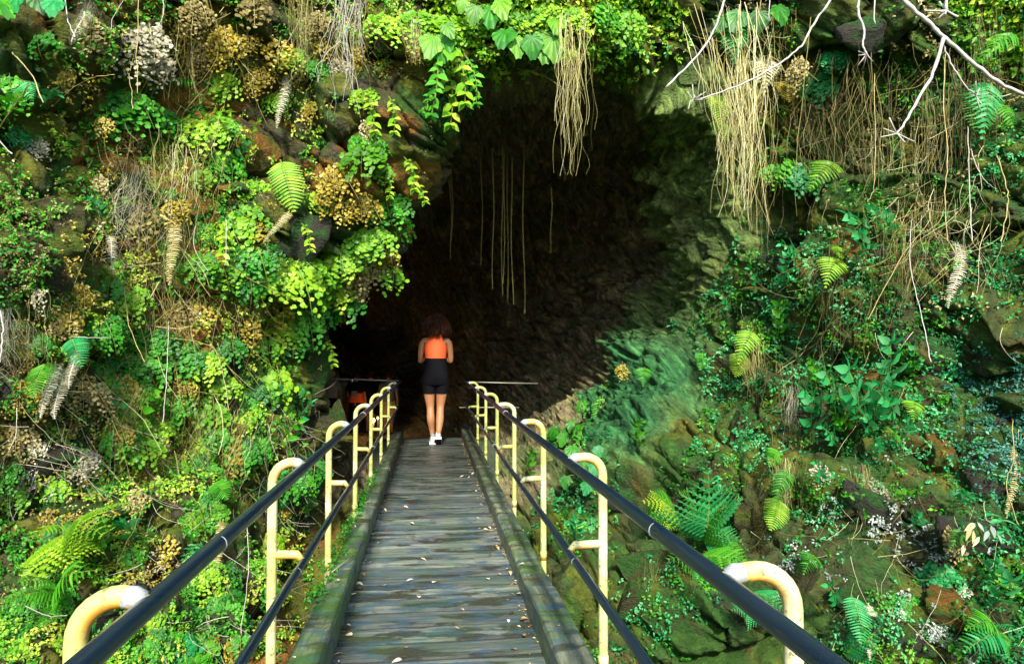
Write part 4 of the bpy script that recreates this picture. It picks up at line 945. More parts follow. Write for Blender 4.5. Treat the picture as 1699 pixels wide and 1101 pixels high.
polyline([(-10,225),(20,180),(50,140)], 3.6, .006, .005, M_stem, 'vine', 'reddish stem at the upper left edge', 'vine')
polyline([(-10,225),(20,255)], 3.4, .007, .005, M_branch, 'vine', 'short white stem at the upper left edge', 'vine')
polyline([(88,175),(130,140),(160,128),(190,124)], 4.4, .005, .003, M_stem, 'vine', 'orange tan stem bending at the upper left', 'vine')
polyline([(22,90),(50,120),(72,170)], 4.2, .007, .006, M_stem, 'vine', 'brown stalk at the upper left in shade', 'vine')
polyline([(230,-20),(228,60),(228,155)], 4.6, .005, .004, M_stem, 'vine', 'thin orange stem hanging beside the cream clump', 'vine')
polyline([(268,-10),(272,20),(262,45)], 4.6, .006, .004, M_branch, 'vine', 'pale kinked stem above the cream clump', 'vine')
polyline([(205,0),(188,30),(184,50)], 4.6, .004, .003, M_branch, 'vine', 'thin white stem at the top left', 'vine')
polyline([(108,-10),(112,30),(124,62)], 4.2, .006, .006, M_branch, 'vine', 'white tipped twig at the top left', 'vine')
polyline([(210,110),(218,150),(220,180)], 4.8, .004, .004, M_stem, 'vine', 'thin stem below the arched frond', 'vine')
polyline([(205,470),(215,540),(240,600)], 5.0, .005, .004, M_stem, 'vine', 'thin yellow stem in the middle of the left cliff', 'vine')
polyline([(280,540),(275,640),(270,700)], 5.0, .005, .005, M_branch, 'vine', 'straight pale stem on the lower left cliff', 'vine')
polyline([(280,560),(350,575),(370,620),(380,680)], 5.0, .004, .004, M_stem, 'vine', 'thin arching yellow stem on the lower left cliff', 'vine')
polyline([(118,558),(150,560),(180,560)], 4.8, .004, .004, M_branch, 'vine', 'horizontal pale stem on the left cliff', 'vine')
polyline([(325,370),(322,410),(345,450)], 5.2, .005, .003, M_branch, 'vine', 'forked pale root on the left cliff', 'vine')
polyline([(375,370),(375,420),(373,440)], 5.2, .005, .004, M_branch, 'vine', 'single straight root right of the forked pale root', 'vine')
polyline([(860,115),(900,125),(932,145)], 5.8, .004, .003, M_stem, 'vine', 'thin slack stem running to the centre root bundle', 'vine')
polyline([(195,935),(235,850),(262,790)], 4.2, .004, .004, M_stem, 'vine', 'thin straight stalk rising over the lower left bank', 'vine')
polyline([(410,860),(412,950),(400,1050)], 4.4, .005, .004, M_branch, 'vine', 'white wavy root between the left rails', 'vine')
polyline([(30,1000),(80,1020),(110,1020)], 3.4, .005, .004, M_branch, 'vine', 'grey stick at the lower left corner', 'vine')

# ---- leafy herbs whose leaves are parts
def make_herb(seed, leafmat, stemmat, n_, leaf, wide):
    st_, Ls = herb(seed, n_, leaf); sm = st_.mesh('stem', stemmat); lms = [ov_mesh('leaf', leafmat, wide, t) for t in (.45, .65, .85)]
    return sm, [(lms[i % 3], mat_from(*q)) for i, q in enumerate(Ls)]
HP = [make_herb(90, M_teal, M_stemg, 5, .34, .55), make_herb(91, M_green, M_stemg, 6, .30, .5), make_herb(92, M_teal, M_stemg, 7, .24, .5), make_herb(93, M_lime, M_stemg, 7, .17, .6), make_herb(94, M_green, M_stemg, 10, .13, .55)]
def put_herb(x0, y0, x1, y1, k, label, group=None, Y=None):
    p, n = hit(x0, y0)
    if Y: p = at(x0, y0, Y)
    d0 = (p-CAM) @ FW; p0 = CAM+(p-CAM)*(1-.06/d0); p1 = CAM+ray(x1, y1)/FPX*(d0-.3)
    sm, Ls = HP[k]; Mr = place(p0, p1, TOCAM*.6+np.array([0, 0, .6]))
    r_ = empty('herb', (0, 0, 0)); r_.matrix_basis = Mr; tag(r_, label, 'plant', group)
    link('stem', sm, r_)
    for me, M_ in Ls: link('leaf', me, r_, M_)
HD = ['topmost of its group', 'upright beside the topmost one', 'in the middle of the upper row', 'left end of the upper row', 'tall one above the red rock', 'leaning right in the centre', 'behind the centre leaves', 'upper left over the red rock',
 'leaning left at the left end', 'lower left above the grassy strands', 'low in the centre', 'leaning right at the right side', 'upright at the lower right', 'short one below the centre', 'lowest left with small leaves', 'lowest right with small leaves']
HD2 = ['lowest left', 'upright in the middle', 'small one at the left', 'upright at the right', 'leaning to the lower right']
for (a_, k) in [((1470,640,1485,560),0),((1500,620,1520,570),0),((1450,650,1470,600),0),((1430,600,1450,570),1),((1420,690,1410,600),0),((1400,700,1440,640),0),((1380,680,1370,610),0),((1350,640,1345,590),1),
                ((1360,690,1330,640),0),((1340,720,1350,660),0),((1400,720,1380,680),1),((1450,700,1490,640),0),((1480,700,1460,650),0),((1430,720,1430,680),0),((1380,740,1360,700),2),((1490,730,1500,690),2)]:
    put_herb(*a_, k, 'teal leafy herb on the right wall, %s' % HD.pop(0), 'leafy herbs on the middle of the right wall')
for (a_, k) in [((1440,400,1400,350),0),((1450,380,1440,340),0),((1430,420,1410,380),0),((1460,400,1470,350),0),((1420,440,1450,410),0)]:
    put_herb(*a_, k, 'blue green leafy herb under the upper right root tangle, %s' % HD2.pop(0), 'leafy herbs under the upper right root tangle')
for (a_, k, lab) in [((1300,480,1310,420),2,'slender creeping herb above the mossy block on the right wall'),((1340,520,1350,470),2,'creeping herb with round leaves beside the mossy block'),
   ((1290,560,1300,500),1,'leafy herb left of the small fern group on the right wall'),((1320,430,1290,400),2,'small herb at the foot of the smooth rock'),
   ((1210,520,1190,480),2,'small leafy sprig next to the smooth green rock'),((1250,480,1240,440),2,'small leafy sprig above the smooth green rock'),
   ((1480,840,1510,820),1,'star leaved herb on the lower right ledge'),((1570,840,1600,820),0,'green herb at the right side near the grey leaves'),((1640,850,1660,880),0,'lance leaved herb at the lower right edge'),
   ((1560,1060,1590,1090),1,'small bright herb at the bottom right'),((1500,880,1520,850),2,'small herb on the dipping rock layers'),((1380,1000,1370,960),2,'small herb right of the near post'),
   ((1650,1000,1690,960),0,'large leaved herb at the lower right edge'),((1440,760,1450,730),2,'small herb on the brown ledge'),((1620,960,1650,930),0,'dark herb above the lower right corner'),
   ((180,590,200,560),1,'small leafy sprig on the left cliff'),((370,370,360,440),3,'hanging sprig on the left cliff under the roots'),((170,370,140,330),2,'small teal sprig on the brown left boulder'),
   ((240,720,260,650),1,'leafy herb in the lower left growth'),((220,700,200,640),2,'herb with opposite leaves in the lower left growth'),((480,760,500,700),1,'leafy herb left of the second left post'),
   ((500,720,520,670),2,'herb climbing at the foot of the mouth rock'),((220,900,190,870),0,'teal three leaved plant beside the lime fern'),((180,930,175,880),1,'small herb behind the lime fern'),
   ((330,900,300,930),2,'trailing herb between rail and lime fern'),((470,870,480,800),2,'herb behind the left rail'),((450,840,470,790),2,'second herb behind the left rail'),
   ((10,200,30,170),1,'small dark green herb at the upper left edge'),((70,180,90,160),2,'small herb sprig at the upper left'),((420,260,430,200),3,'sprig beside the orange rock'),
   ((400,290,410,240),2,'pale sprig on the left of the orange rock'),((330,210,380,190),3,'trailing sprig below the light green frond'),((960,900,970,850),2,'small herb right of the curb'),
   ((1060,740,1070,700),1,'herb on the bank right of the bridge'),((1230,760,1250,720),2,'sprig on the red brown rock'),((1350,800,1350,760),2,'sprig between root curtains'),
   ((880,790,890,750),1,'sprig under the right rail')]:
    put_herb(*a_, k, lab)
# hanging leafy creepers at the mouth
for (a_, k, lab) in [((725,70,700,200),4,'leafy creeper hanging at the left of the mouth rim, longest strand'),((750,80,760,180),3,'leafy creeper hanging beside the longest strand at the rim'),
   ((770,90,780,180),4,'right strand of the leafy creeper at the rim'),((730,130,690,190),4,'lower left strand of the leafy creeper'),((740,110,735,215),3,'middle strand of the leafy creeper'),
   ((600,150,612,225),3,'fine round leaved creeper on the bare left rock'),((645,160,645,225),3,'second fine creeper on the bare left rock'),((670,260,680,320),3,'fine creeper at the mouth edge'),
   ((680,300,700,340),3,'fine creeper tip reaching over the tube mouth'),((500,370,508,420),3,'fine round leaved creeper on the olive rock'),((640,290,640,330),3,'fine creeper between yellow ferns'),
   ((540,560,548,610),3,'small creeper at the mouth rock')]:
    put_herb(*a_, k, lab)
# broad leaved plants
BL = [lobed('leaf', M_lime, .95, 1), lobed('leaf', M_green, 1.0, 2), lobed('leaf', M_lime, .85, 3)]
def broad(base, leaves, label, ms=BL):
    p, n = hit(*base); d0 = (p-CAM) @ FW; p0 = CAM+(p-CAM)*(1-.15/d0)
    r_ = empty('broad_leaved_plant', tuple(p0)); tag(r_, label, 'plant')
    stm = MB()
    for i, (x0, y0, x1, y1) in enumerate(leaves):
        a_ = CAM+ray(x0, y0)/FPX*(d0-.25-.1*random.random()); x1, y1 = x0+(x1-x0)*.72, y0+(y1-y0)*.72; b_ = CAM+ray(x1, y1)/FPX*(d0-.33-.1*random.random())
        link('leaf', ms[i % len(ms)], r_, place(a_-p0, b_-p0, TOCAM*.75+np.array([random.uniform(-.3, .3), 0, .55])))
        stm.tube([np.zeros(3), (a_-p0)*.5+np.array([0, 0, .03]), a_-p0], .004, 4)
    stm.build('stem', M_stemg, r_)
broad((870,50), [(855,62,865,105),(882,60,885,112),(900,55,905,118),(918,62,922,115),(840,50,825,85),(925,30,922,60)], 'broad lime green leaves hanging at the top centre of the rim')
broad((725,60), [(720,60,705,105),(735,60,728,118),(740,40,755,70),(750,80,745,100)], 'broad yellow green leaves left of centre on the rim')
broad((820,20), [(790,10,780,50),(815,10,810,55),(830,0,838,40),(770,0,760,30)], 'yellow green leaves at the top of the picture above the rim')
broad((30,10), [(0,0,20,30),(30,-10,10,25),(60,-10,75,30),(90,0,80,30)], 'dark green broad leaves at the top left corner', [lobed('leaf', M_green, .9, 4), lobed('leaf', M_teal, .9, 5)])
fern((1650,1040), [(1590,1090),(1630,1101),(1680,1095),(1699,1050),(1610,1050)], [SF['green'][1], SF['teal'][1]], 'green fern fronds at the lower right corner', .3)
broad((1630,900), [(1610,872,1603,905),(1622,866,1640,888),(1615,880,1618,908),(1645,872,1655,895),(1600,902,1596,928),(1640,880,1632,900),(1625,890,1612,912),(1655,885,1668,905),(1618,868,1600,880)], 'pale withered lance leaves at the lower right', [ov_mesh('leaf', M_dry, .28, .75), ov_mesh('leaf', M_grey, .3, .55)])
broad((975,790), [(965,760,960,800),(985,770,990,800),(940,790,935,820),(975,800,970,830),(950,740,945,770),(990,740,1000,765)], 'deep green lobed leaves on the bank right of the second post', [lobed('leaf', M_green, 1, 6), lobed('leaf', M_teal, 1, 7)])
broad((930,730), [(920,710,915,740),(935,720,930,750),(950,700,945,725),(905,730,900,755),(960,720,962,745)], 'deep green lobed leaves above the right rail', [lobed('leaf', M_green, 1, 8), lobed('leaf', M_green, .95, 9)])
broad((1250,45), [(1230,20,1210,60),(1260,20,1255,70),(1290,10,1310,50),(1200,30,1190,60)], 'dusty olive leaves on the top right rocks', [lobed('leaf', M_green, 1, 10), lobed('leaf', M_green, 1, 6)])

# ---- fine root tangles on the walls (nobody could count them)
def tangle(name, boxes, n, mat, label, rad=(.002, .005), L=(.3, .9), side=.25):
    mb = MB(); rad = (rad[0]*.8, rad[1]*.75)
    for _ in range(n):
        x0, y0, x1, y1 = random.choice(boxes); x = random.uniform(x0, x1); y = random.uniform(y0, y1); p, nn_ = hit(x, y)
        if p[1] > 8.6: continue
        p = p+nn_*random.uniform(.03, .14); d = nrmz(np.array([random.gauss(0, side*1.6), random.gauss(0, .15), -1 if random.random() < .85 else random.uniform(-.3, .3)])); l = random.uniform(*L); K = 9; cur = p.copy(); path = [cur]
        bendv = rng.normal(size=3)*np.array([side, .12, .1])
        for j in range(K):
            d = nrmz(d+bendv*.25+rng.normal(size=3)*.12); cur = cur+d*l/K; path.append(cur)
        r_ = random.uniform(*rad); mb.tube(path, list(np.linspace(r_, r_*.5, K+1)), 3, False, min(1, max(0, random.gauss(.55, .3))))
    tag(mb.build(name, mat), label, 'roots', kind='stuff')
tangle('root_tangle', [(140,180,380,460),(480,0,620,120),(220,440,420,560),(120,560,420,820),(250,0,420,120)], 620, M_root, 'fine tangle of tan roots and stems over the left cliff')
tangle('root_tangle', [(1330,100,1699,380),(1480,300,1640,430),(1200,0,1320,150)], 400, M_root, 'fine tangle of yellowish roots over the upper right wall', (.0015, .0038), (.2, .7), .35)
tangle('root_tangle', [(1330,60,1660,330),(1360,380,1500,560),(1280,600,1340,800)], 330, M_brown, 'dark brown root mat over the upper right wall', (.002, .0045))
tangle('root_tangle', [(230,780,470,1090),(430,640,520,860),(0,640,250,830)], 300, M_pale, 'pale thin stems over the lower left bank', (.0015, .0035), (.2, .6), .5)
tangle('root_tangle', [(1200,420,1699,900),(1350,850,1699,1090)], 150, M_root, 'scattered thin stems over the lower right wall', (.0015, .0035), (.2, .6), .4)

# ------------------------------------------------------------------ the footbridge
DX0, DX1, DY1 = -.42, .468, 9.95
bridge = empty('footbridge', (0.02, 5, 0)); tag(bridge, 'narrow wooden plank footbridge leading into the lava tube', 'footbridge')
def at_parent(o, par):
    o.parent = par; o.matrix_parent_inverse = Matrix.Translation(par.location).inverted(); return o
def plank_mesh(seed, wx, wy, h=.045):
    bm = bmesh.new(); bmesh.ops.create_cube(bm, size=1)
    for v in bm.verts: v.co = Vector((v.co.x*wx, v.co.y*wy, v.co.z*h))
    bmesh.ops.bevel(bm, geom=[e for e in bm.edges if abs((e.verts[0].co-e.verts[1].co).x) > wx*.5], offset=.011, segments=2, affect='EDGES')
    bmesh.ops.subdivide_edges(bm, edges=[e for e in bm.edges if abs((e.verts[0].co-e.verts[1].co).x) > wx*.5], cuts=7)
    r0 = random.Random(seed)
    ph = [r0.uniform(0, 6) for _ in range(3)]
    for v in bm.verts:
        v.co.y += .0025*math.sin(v.co.x*9+ph[0])*(1 if v.co.y > 0 else -1)+.0015*math.sin(v.co.x*23+ph[1]); v.co.z += .002*math.sin(v.co.x*6+ph[2])
    me = bpy.data.meshes.new('plank'); bm.to_mesh(me); bm.free(); me.materials.append(M_plank); return me
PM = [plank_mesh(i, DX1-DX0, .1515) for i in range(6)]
nails = MB()
y = -1.4; i = 0
while y < DY1-.08:
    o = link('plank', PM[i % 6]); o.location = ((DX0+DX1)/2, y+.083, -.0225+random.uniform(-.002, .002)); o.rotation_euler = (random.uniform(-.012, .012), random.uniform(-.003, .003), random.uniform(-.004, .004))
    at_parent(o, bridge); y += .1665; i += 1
def beam(x0, x1, y0, y1, z0, z1, seed):
    n = int((y1-y0)/.12); r0 = random.Random(seed); mb = MB(); prof = []
    bv = .010
    base = [(x0, z0), (x0, z1-bv), (x0+bv, z1), ((x0*2+x1)/3, z1+.001), ((x0+x1*2)/3, z1), (x1-bv, z1), (x1, z1-bv), (x1, z0)]
    V = []
    for k in range(n+1):
        yy = y0+(y1-y0)*k/n
        for (x, z) in base:
            q = 1 if z > z0 else 0; V.append((x+r0.uniform(-.003, .003)*q, yy, z+r0.uniform(-.004, .003)*q))
    m_ = len(base); Fs = [(k*m_+j, k*m_+(j+1) % m_, (k+1)*m_+(j+1) % m_, (k+1)*m_+j) for k in range(n) for j in range(m_)]
    Fs = [f[::-1] for f in Fs]+[tuple(range(m_)), tuple(n*m_+j for j in range(m_))[::-1]]
    mb.add(V, Fs); o = mb.build('curb_beam', M_curb, None, False); bpy.context.view_layer.update(); at_parent(o, bridge); return o
for (xa, xb, sd_) in ((-.502, -.380, 0), (.452, .588, 10)):
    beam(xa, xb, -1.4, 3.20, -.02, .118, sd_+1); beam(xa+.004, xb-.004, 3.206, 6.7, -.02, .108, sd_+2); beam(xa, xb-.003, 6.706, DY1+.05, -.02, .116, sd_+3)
for xa in (-.40, .05, .40):
    mb = MB(); mb.box(xa-.05, xa+.05, -1.4, DY1, -.26, -.05); at_parent(mb.build('joist', M_curb), bridge)
# concrete footing at the far end
mb = MB(); mb.box(-.9, 1.0, DY1+.01, DY1+.5, -1.4, -.06); at_parent(mb.build('landing', M_curb), bridge)

def pipe(pts_, r_, sides=14):
    mb = MB(); mb.tube(pts_, r_, sides, True); return mb
ZT, ZM = .82, .505
XL, XR, PL, PR = -.420, .486, -.522, .608
PY0, PDY = 1.10, 1.28
def railing(xr, xp, label):
    r_ = empty('railing', (xr, 5, 0)); tag(r_, label, 'railing', 'tube railings of the footbridge')
    def part(mb, name, mat, parent=r_, sm=True):
        o = mb.build(name, mat, None, sm)
        if sm: pass
        at_parent(o, r_); return o
    part(pipe([(xr, yy, ZT+.0015*math.sin(yy*1.3)) for yy in np.linspace(-1.6, 9.9, 24)], .0165, 16), 'top_rail', M_rail)
    part(pipe([(xr, yy, ZM+.002*math.sin(yy*1.1)) for yy in np.linspace(-1.6, 9.85, 24)], .0135, 14), 'lower_rail', M_rail)
    s = 1 if xp > xr else -1
    for k in range(-1, 7):
        Y = PY0+PDY*k; mb = MB(); rad = .065; zt = ZT+.018
        pts_ = [(xp, Y, -.75), (xp, Y, -.2), (xp, Y, .3), (xp, Y, zt-rad)]
        for a_ in np.linspace(0, math.pi/2, 8)[1:]: pts_.append((xp-s*rad*(1-math.cos(a_)), Y, zt-rad+rad*math.sin(a_)))
        pts_ += [(xr+s*.03, Y, zt-.002), (xr+s*.002, Y, ZT+.004)]
        mb.tube(pts_, [.0165]*(len(pts_)-1)+[.014], 14)
        o = part(mb, 'post', M_post)
        mb = MB(); mb.tube([(xp, Y, ZM+.028), (xr+s*.02, Y, ZM+.026), (xr+s*.004, Y, ZM+.006)], [.0145, .0145, .012], 12); a2 = mb.build('cross_arm', M_post, None, True)
        a2.parent = o
        mb = MB()
        for q in np.linspace(0, 1, 1): mb.tube([(xr+s*.034, Y, zt-.002), (xr+s*.020, Y, zt-.003), (xr+s*.006, Y+.002, ZT+.010)], [.0168, .0172, .013], 12)
        w = mb.build('weld', M_weld, None, True); w.parent = o
        mb = MB(); mb.tube([(xp, Y, .10), (xp, Y, .145)], .0185, 12); w = mb.build('collar', M_post, None, True); w.parent = o
    for Yr in (1.44, 4.4, 7.0):
        part(pipe([(xr, Yr-.0025, ZT), (xr, Yr+.0025, ZT)], .0178, 16), 'joint_ring', M_weld)
    for Yr in (2.27, 5.2, 7.8):
        part(pipe([(xr, Yr-.002, ZM), (xr, Yr+.002, ZM)], .0146, 14), 'joint_ring', M_weld)
    return r_
railing(XL, PL, 'left railing of the footbridge, dark pipes on cream posts')
railing(XR, PR, 'right railing of the footbridge, dark pipes on cream posts')
# cross railings in the tube, at the far end of the bridge
def xrail(name, pts_, r_, label, low=None, post_x=None):
    e_ = empty(name, pts_[0]); tag(e_, label, 'railing')
    at_parent(pipe(pts_, r_, 8).build('top_rail', M_steel, None, True), e_)
    if low: at_parent(pipe(low, r_*.9, 8).build('lower_rail', M_steel, None, True), e_)
    for px in post_x or (): at_parent(pipe([(px, pts_[0][1], -.8), (px, pts_[0][1], pts_[0][2])], r_, 8).build('post', M_steel, None, True), e_)
xrail('cross_railing', [(-.45, 9.98, .82), (-1.0, 9.99, .84), (-1.75, 10.0, .86)], .011, 'thin pale railing running left from the far end of the bridge', [(-.45, 9.98, .47), (-.72, 9.98, .47)])
xrail('cross_railing', [(.52, 9.98, .80), (1.0, 9.99, .785), (1.58, 10.0, .77)], .009, 'thin mossy railing running right from the far end of the bridge', [(.42, 9.98, .43), (.9, 9.99, .425), (1.30, 10.0, .42)])

# fallen leaves on the bridge
LM = []
for i in range(5):
    mb = MB(); r0 = random.Random(i); ovate(mb, np.array([-.5, 0, 0.0]), np.array([1.0, 0, 0]), np.array([0, 0, 1.0]), 1, r0.uniform(.4, .75), r0.random()); LM.append(mb.mesh('fallen_leaf', M_litter))
def fallen(x, y, z, s, lab, grp):
    o = link('fallen_leaf', random.choice(LM)); o.location = (x, y, z+s*.18); o.scale = (s, s, s*.9)
    o.rotation_euler = (random.uniform(-.25, .25), random.uniform(-.25, .25), random.uniform(0, 6.3)); tag(o, lab, 'leaf', grp)
for k in range(120):
    if random.random() < .68:
        sd_ = random.choice((-1, 1)); x = (DX0+abs(random.gauss(.02, .05))+.02) if sd_ < 0 else (DX1-abs(random.gauss(.02, .05))-.02); g_ = 'left' if sd_ < 0 else 'right'
        lab = 'small dry leaf lying by the %s curb of the bridge deck' % g_; grp = 'fallen leaves along the %s curb' % g_
    else:
        x = random.uniform(DX0+.08, DX1-.08); lab = 'small dry leaf lying on the middle planks of the bridge'; grp = 'fallen leaves on the middle of the deck'
    fallen(x, 2.2+5.0*random.random()**1.6, .003, random.uniform(.018, .044), lab, grp)
for k in range(14):
    fallen(random.choice((random.uniform(-.49, -.39), random.uniform(.46, .58))), random.uniform(2.4, 5), .12, random.uniform(.014, .028), 'small dry leaf lying on top of a bridge curb', 'fallen leaves on the curbs')
dbr = MB()
for k in range(900):
    sd_ = random.choice((-1, 1)); x = DX0+.005+abs(random.gauss(0, .03)) if sd_ < 0 else DX1-.005-abs(random.gauss(0, .03)); yy = random.uniform(2.2, 9.5); s = random.uniform(.003, .009); a_ = random.uniform(0, 6.3)
    c_, s_ = math.cos(a_)*s, math.sin(a_)*s; z = .004+random.uniform(0, .006)
    dbr.add([(x+c_, yy+s_, z), (x-s_*.6, yy+c_*.6, z+.003), (x-c_, yy-s_, z+.001), (x+s_*.6, yy-c_*.6, z)], [(0, 1, 2, 3)], random.random())
tag(dbr.build('leaf_debris', M_litter), 'crumbled leaf debris along both curbs of the deck', 'debris', kind='stuff')
tw = MB(); tw.tube([(-.49, 3.45, .125), (-.45, 3.6, .128), (-.40, 3.75, .13)], .003, 5); tag(tw.build('fallen_twig', M_stem, None, True), 'thin brown twig lying on the left curb', 'twig')
# small plants growing over the left curb
MSC = []
for k in range(260):
    MSC.append((random.uniform(-.54, -.48)+abs(random.gauss(0, .016)), random.uniform(3.0, 6.5), .115+random.uniform(0, .03)))
MSC = np.array(MSC); me = leaves_mesh('curb_leaves', MSC, np.tile(np.array([0, -.3, 1.0]), (len(MSC), 1)), rng.uniform(.012, .026, len(MSC)), M_green, .6, 4)
tag(link('curb_leaves', me), 'small green leaves growing over the outer edge of the left curb', 'plants', kind='stuff')

# ------------------------------------------------------------------ people
def skin_body(name, V, E, Rad, root, mat, parent, lv=2):
    me = bpy.data.meshes.new(name); me.from_pydata([tuple(v) for v in V], E, []); me.materials.append(mat)
    o = bpy.data.objects.new(name, me); COL.objects.link(o)
    m = o.modifiers.new('skin', 'SKIN'); m.use_smooth_shade = True; m.branch_smoothing = .6
    for i, s in enumerate(me.skin_vertices[0].data): s.radius = (Rad[i] if hasattr(Rad[i], '__len__') else (Rad[i], Rad[i])); s.use_root = (i == root)
    s_ = o.modifiers.new('sub', 'SUBSURF'); s_.levels = lv; s_.render_levels = lv
    dg = bpy.context.evaluated_depsgraph_get(); m2 = bpy.data.meshes.new_from_object(o.evaluated_get(dg)); bpy.data.objects.remove(o)
    m2.polygons.foreach_set('use_smooth', np.ones(len(m2.polygons), bool)); return link(name, m2, parent)
def shell(name, rings, mat, parent, sides=28, close=False, wrinkle=.0):
    """garment: stacked superellipse rings (cx, cy, z, rx, ry)"""
    mb = MB(); V = []
    for i, (cx, cy, z, rx, ry) in enumerate(rings):
        for k in range(sides):
            a_ = 2*math.pi*k/sides; w = 1+wrinkle*math.sin(k*3+i*1.9)
            V.append((cx+rx*w*math.copysign(abs(math.cos(a_))**.85, math.cos(a_)), cy+ry*w*math.copysign(abs(math.sin(a_))**.85, math.sin(a_)), z))
    Fs = [(i*sides+k, i*sides+(k+1) % sides, (i+1)*sides+(k+1) % sides, (i+1)*sides+k) for i in range(len(rings)-1) for k in range(sides)]
    if close: Fs += [tuple(range(sides))[::-1], tuple((len(rings)-1)*sides+k for k in range(sides))]
    mb.add(V, Fs); o = mb.build(name, mat, parent, True); sl_ = o.modifiers.new('solid', 'SOLIDIFY'); sl_.thickness = .006; sl_.offset = 1; return o
def person(name, loc, H, label, group=None, top=None, bottom='shorts', topmat=M_tgrey, botmat=M_black, hairmat=M_hair, hair='short', rot=0, pose='stand', skin=M_skin):
    k = H/1.72; r_ = empty(name, loc); r_.rotation_euler = (0, 0, rot); r_.scale = (k, k, k); tag(r_, label, 'person', group)
    # +Y is the way the person faces
    V = [(0, 0, .93), (0, -.005, 1.08), (0, -.01, 1.24), (0, -.005, 1.37), (0, .0, 1.46), (0, .015, 1.52), (0, .02, 1.60), (0, .018, 1.68)]
    Rd = [(.135, .10), (.115, .085), (.135, .095), (.13, .085), (.052, .052), (.062, .075), (.078, .095), (.055, .07)]
    E = [(i, i+1) for i in range(7)]
    def chain(frm, pts_, rr):
        pr = frm
        for p_, q in zip(pts_, rr): V.append(p_); Rd.append(q); E.append((pr, len(V)-1)); pr = len(V)-1
        return pr
    for s in (1, -1):
        if pose == 'walk':
            fy = .03 if s < 0 else -.10; hz = .075 if s < 0 else .11
            chain(0, [(s*.088, 0, .86), (s*.082, .02, .66), (s*.066, .03 if s > 0 else .02, .49), (s*.064, .0, .43), (s*.062, -.025, .34), (s*.046, fy-.01, .20), (s*.037, fy-.01, .12), (s*.034, fy, hz)], [.094, .083, .054, .053, .061, .042, .032, .035])
            chain(3, [(s*.15, -.01, 1.39), (s*.185, -.015, 1.35), (s*.20, -.02, 1.22), (s*.205, -.01, 1.10), (s*.175, .10, 1.12), (s*.13, .19, 1.17), (s*.11, .22, 1.19)], [.058, .050, .042, .037, .034, .023, .028])
        else:
            chain(0, [(s*.09, 0, .86), (s*.09, .0, .66), (s*.09, .0, .48), (s*.09, -.01, .36), (s*.095, -.02, .12), (s*.10, .02, .05), (s*.105, .10, .035)], [.095, .082, .055, .058, .036, .040, .032])
            chain(3, [(s*.16, -.01, 1.39), (s*.20, -.015, 1.33), (s*.225, -.02, 1.20), (s*.235, -.0, 1.08), (s*.235, .05, .95), (s*.23, .08, .84), (s*.228, .10, .78)], [.062, .054, .046, .040, .034, .024, .030])
    body = skin_body('body', V, E, Rd, 0, skin, r_, 2)
    # hands: palm is the chain end; five fingers each
    hb = MB()
    for s in (1, -1):
        w = np.array([s*.11, .22, 1.19]) if pose == 'walk' else np.array([s*.228, .10, .78])
        fd = nrmz(np.array([-s*.6, .8, .15])) if pose == 'walk' else nrmz(np.array([0, .25, -1.0])); sd_ = nrmz(np.cross(fd, np.array([s*1.0, 0, .2])))
        for q, (o_, l_) in enumerate(((-.026, .052), (-.009, .062), (.009, .06), (.025, .048))):
            b_ = w+sd_*o_+fd*.015; c_ = nrmz(fd+np.array([-s*.5, 0, 0]))
            hb.tube([b_, b_+fd*l_*.5, b_+fd*l_*.5+c_*l_*.5], [.0095, .009, .006], 6)
        b_ = w-sd_*.03; hb.tube([b_, b_-sd_*.015+fd*.025, b_-sd_*.012+fd*.048], [.011, .010, .007], 6)
    hb.build('fingers', skin, r_, True)
    # face
    fb = MB(); fb.tube([(0, .105, 1.625), (0, .128, 1.59), (0, .112, 1.578)], [.008, .014, .012], 6); fb.build('nose', skin, r_, True)
    for s in (1, -1):
        e_ = MB(); e_.tube([(s*.031-.011, .105, 1.622), (s*.031, .111, 1.622), (s*.031+.011, .105, 1.622)], [.004, .007, .004], 6); e_.build('eye', M_white, r_, True)
        e_ = MB(); e_.tube([(s*.083, .03, 1.63), (s*.092, .022, 1.61), (s*.083, .028, 1.58)], [.008, .014, .008], 6); e_.build('ear', skin, r_, True)
    mo = MB(); mo.tube([(-.022, .104, 1.553), (0, .112, 1.551), (.022, .104, 1.553)], [.003, .006, .003], 6); mo.build('mouth', M_red, r_, True)
    return r_
woman = person('person', (.070, 9.25, 0), 1.72, 'woman with an afro in an orange sleeveless top and black shorts, walking into the tube', pose='walk')
# her top: racer back, separate shell following the trunk
def trunk_shell(name, rows_, mat, parent):
    """rows: z, half width, half depth, centre y, shoulder cut (0..1 of the width kept at that height)"""
    mb = MB(); sides = 32; V = []
    for (z, rx, ry, cy, zz) in rows_:
        for k in range(sides):
            a_ = 2*math.pi*k/sides; V.append((rx*math.copysign(abs(math.cos(a_))**.8, math.cos(a_)), cy+ry*math.copysign(abs(math.sin(a_))**.9, math.sin(a_)), z+zz*abs(math.cos(a_))**3))
    Fs = [(i*sides+k, i*sides+(k+1) % sides, (i+1)*sides+(k+1) % sides, (i+1)*sides+k) for i in range(len(rows_)-1) for k in range(sides)]
    mb.add(V, Fs); o = mb.build(name, mat, parent, True); m = o.modifiers.new('solid', 'SOLIDIFY'); m.thickness = .005; m.offset = 1
    s_ = o.modifiers.new('sub', 'SUBSURF'); s_.levels = 1; s_.render_levels = 1; return o
trunk_shell('sleeveless_top', [(1.145, .140, .108, -.005, 0), (1.17, .138, .106, -.005, 0), (1.22, .144, .110, -.008, 0), (1.28, .150, .112, -.008, 0), (1.33, .142, .110, -.006, 0), (1.38, .118, .104, -.004, 0), (1.42, .100, .09, .0, 0), (1.455, .092, .070, .006, 0), (1.475, .075, .06, .01, 0)], M_top, woman)
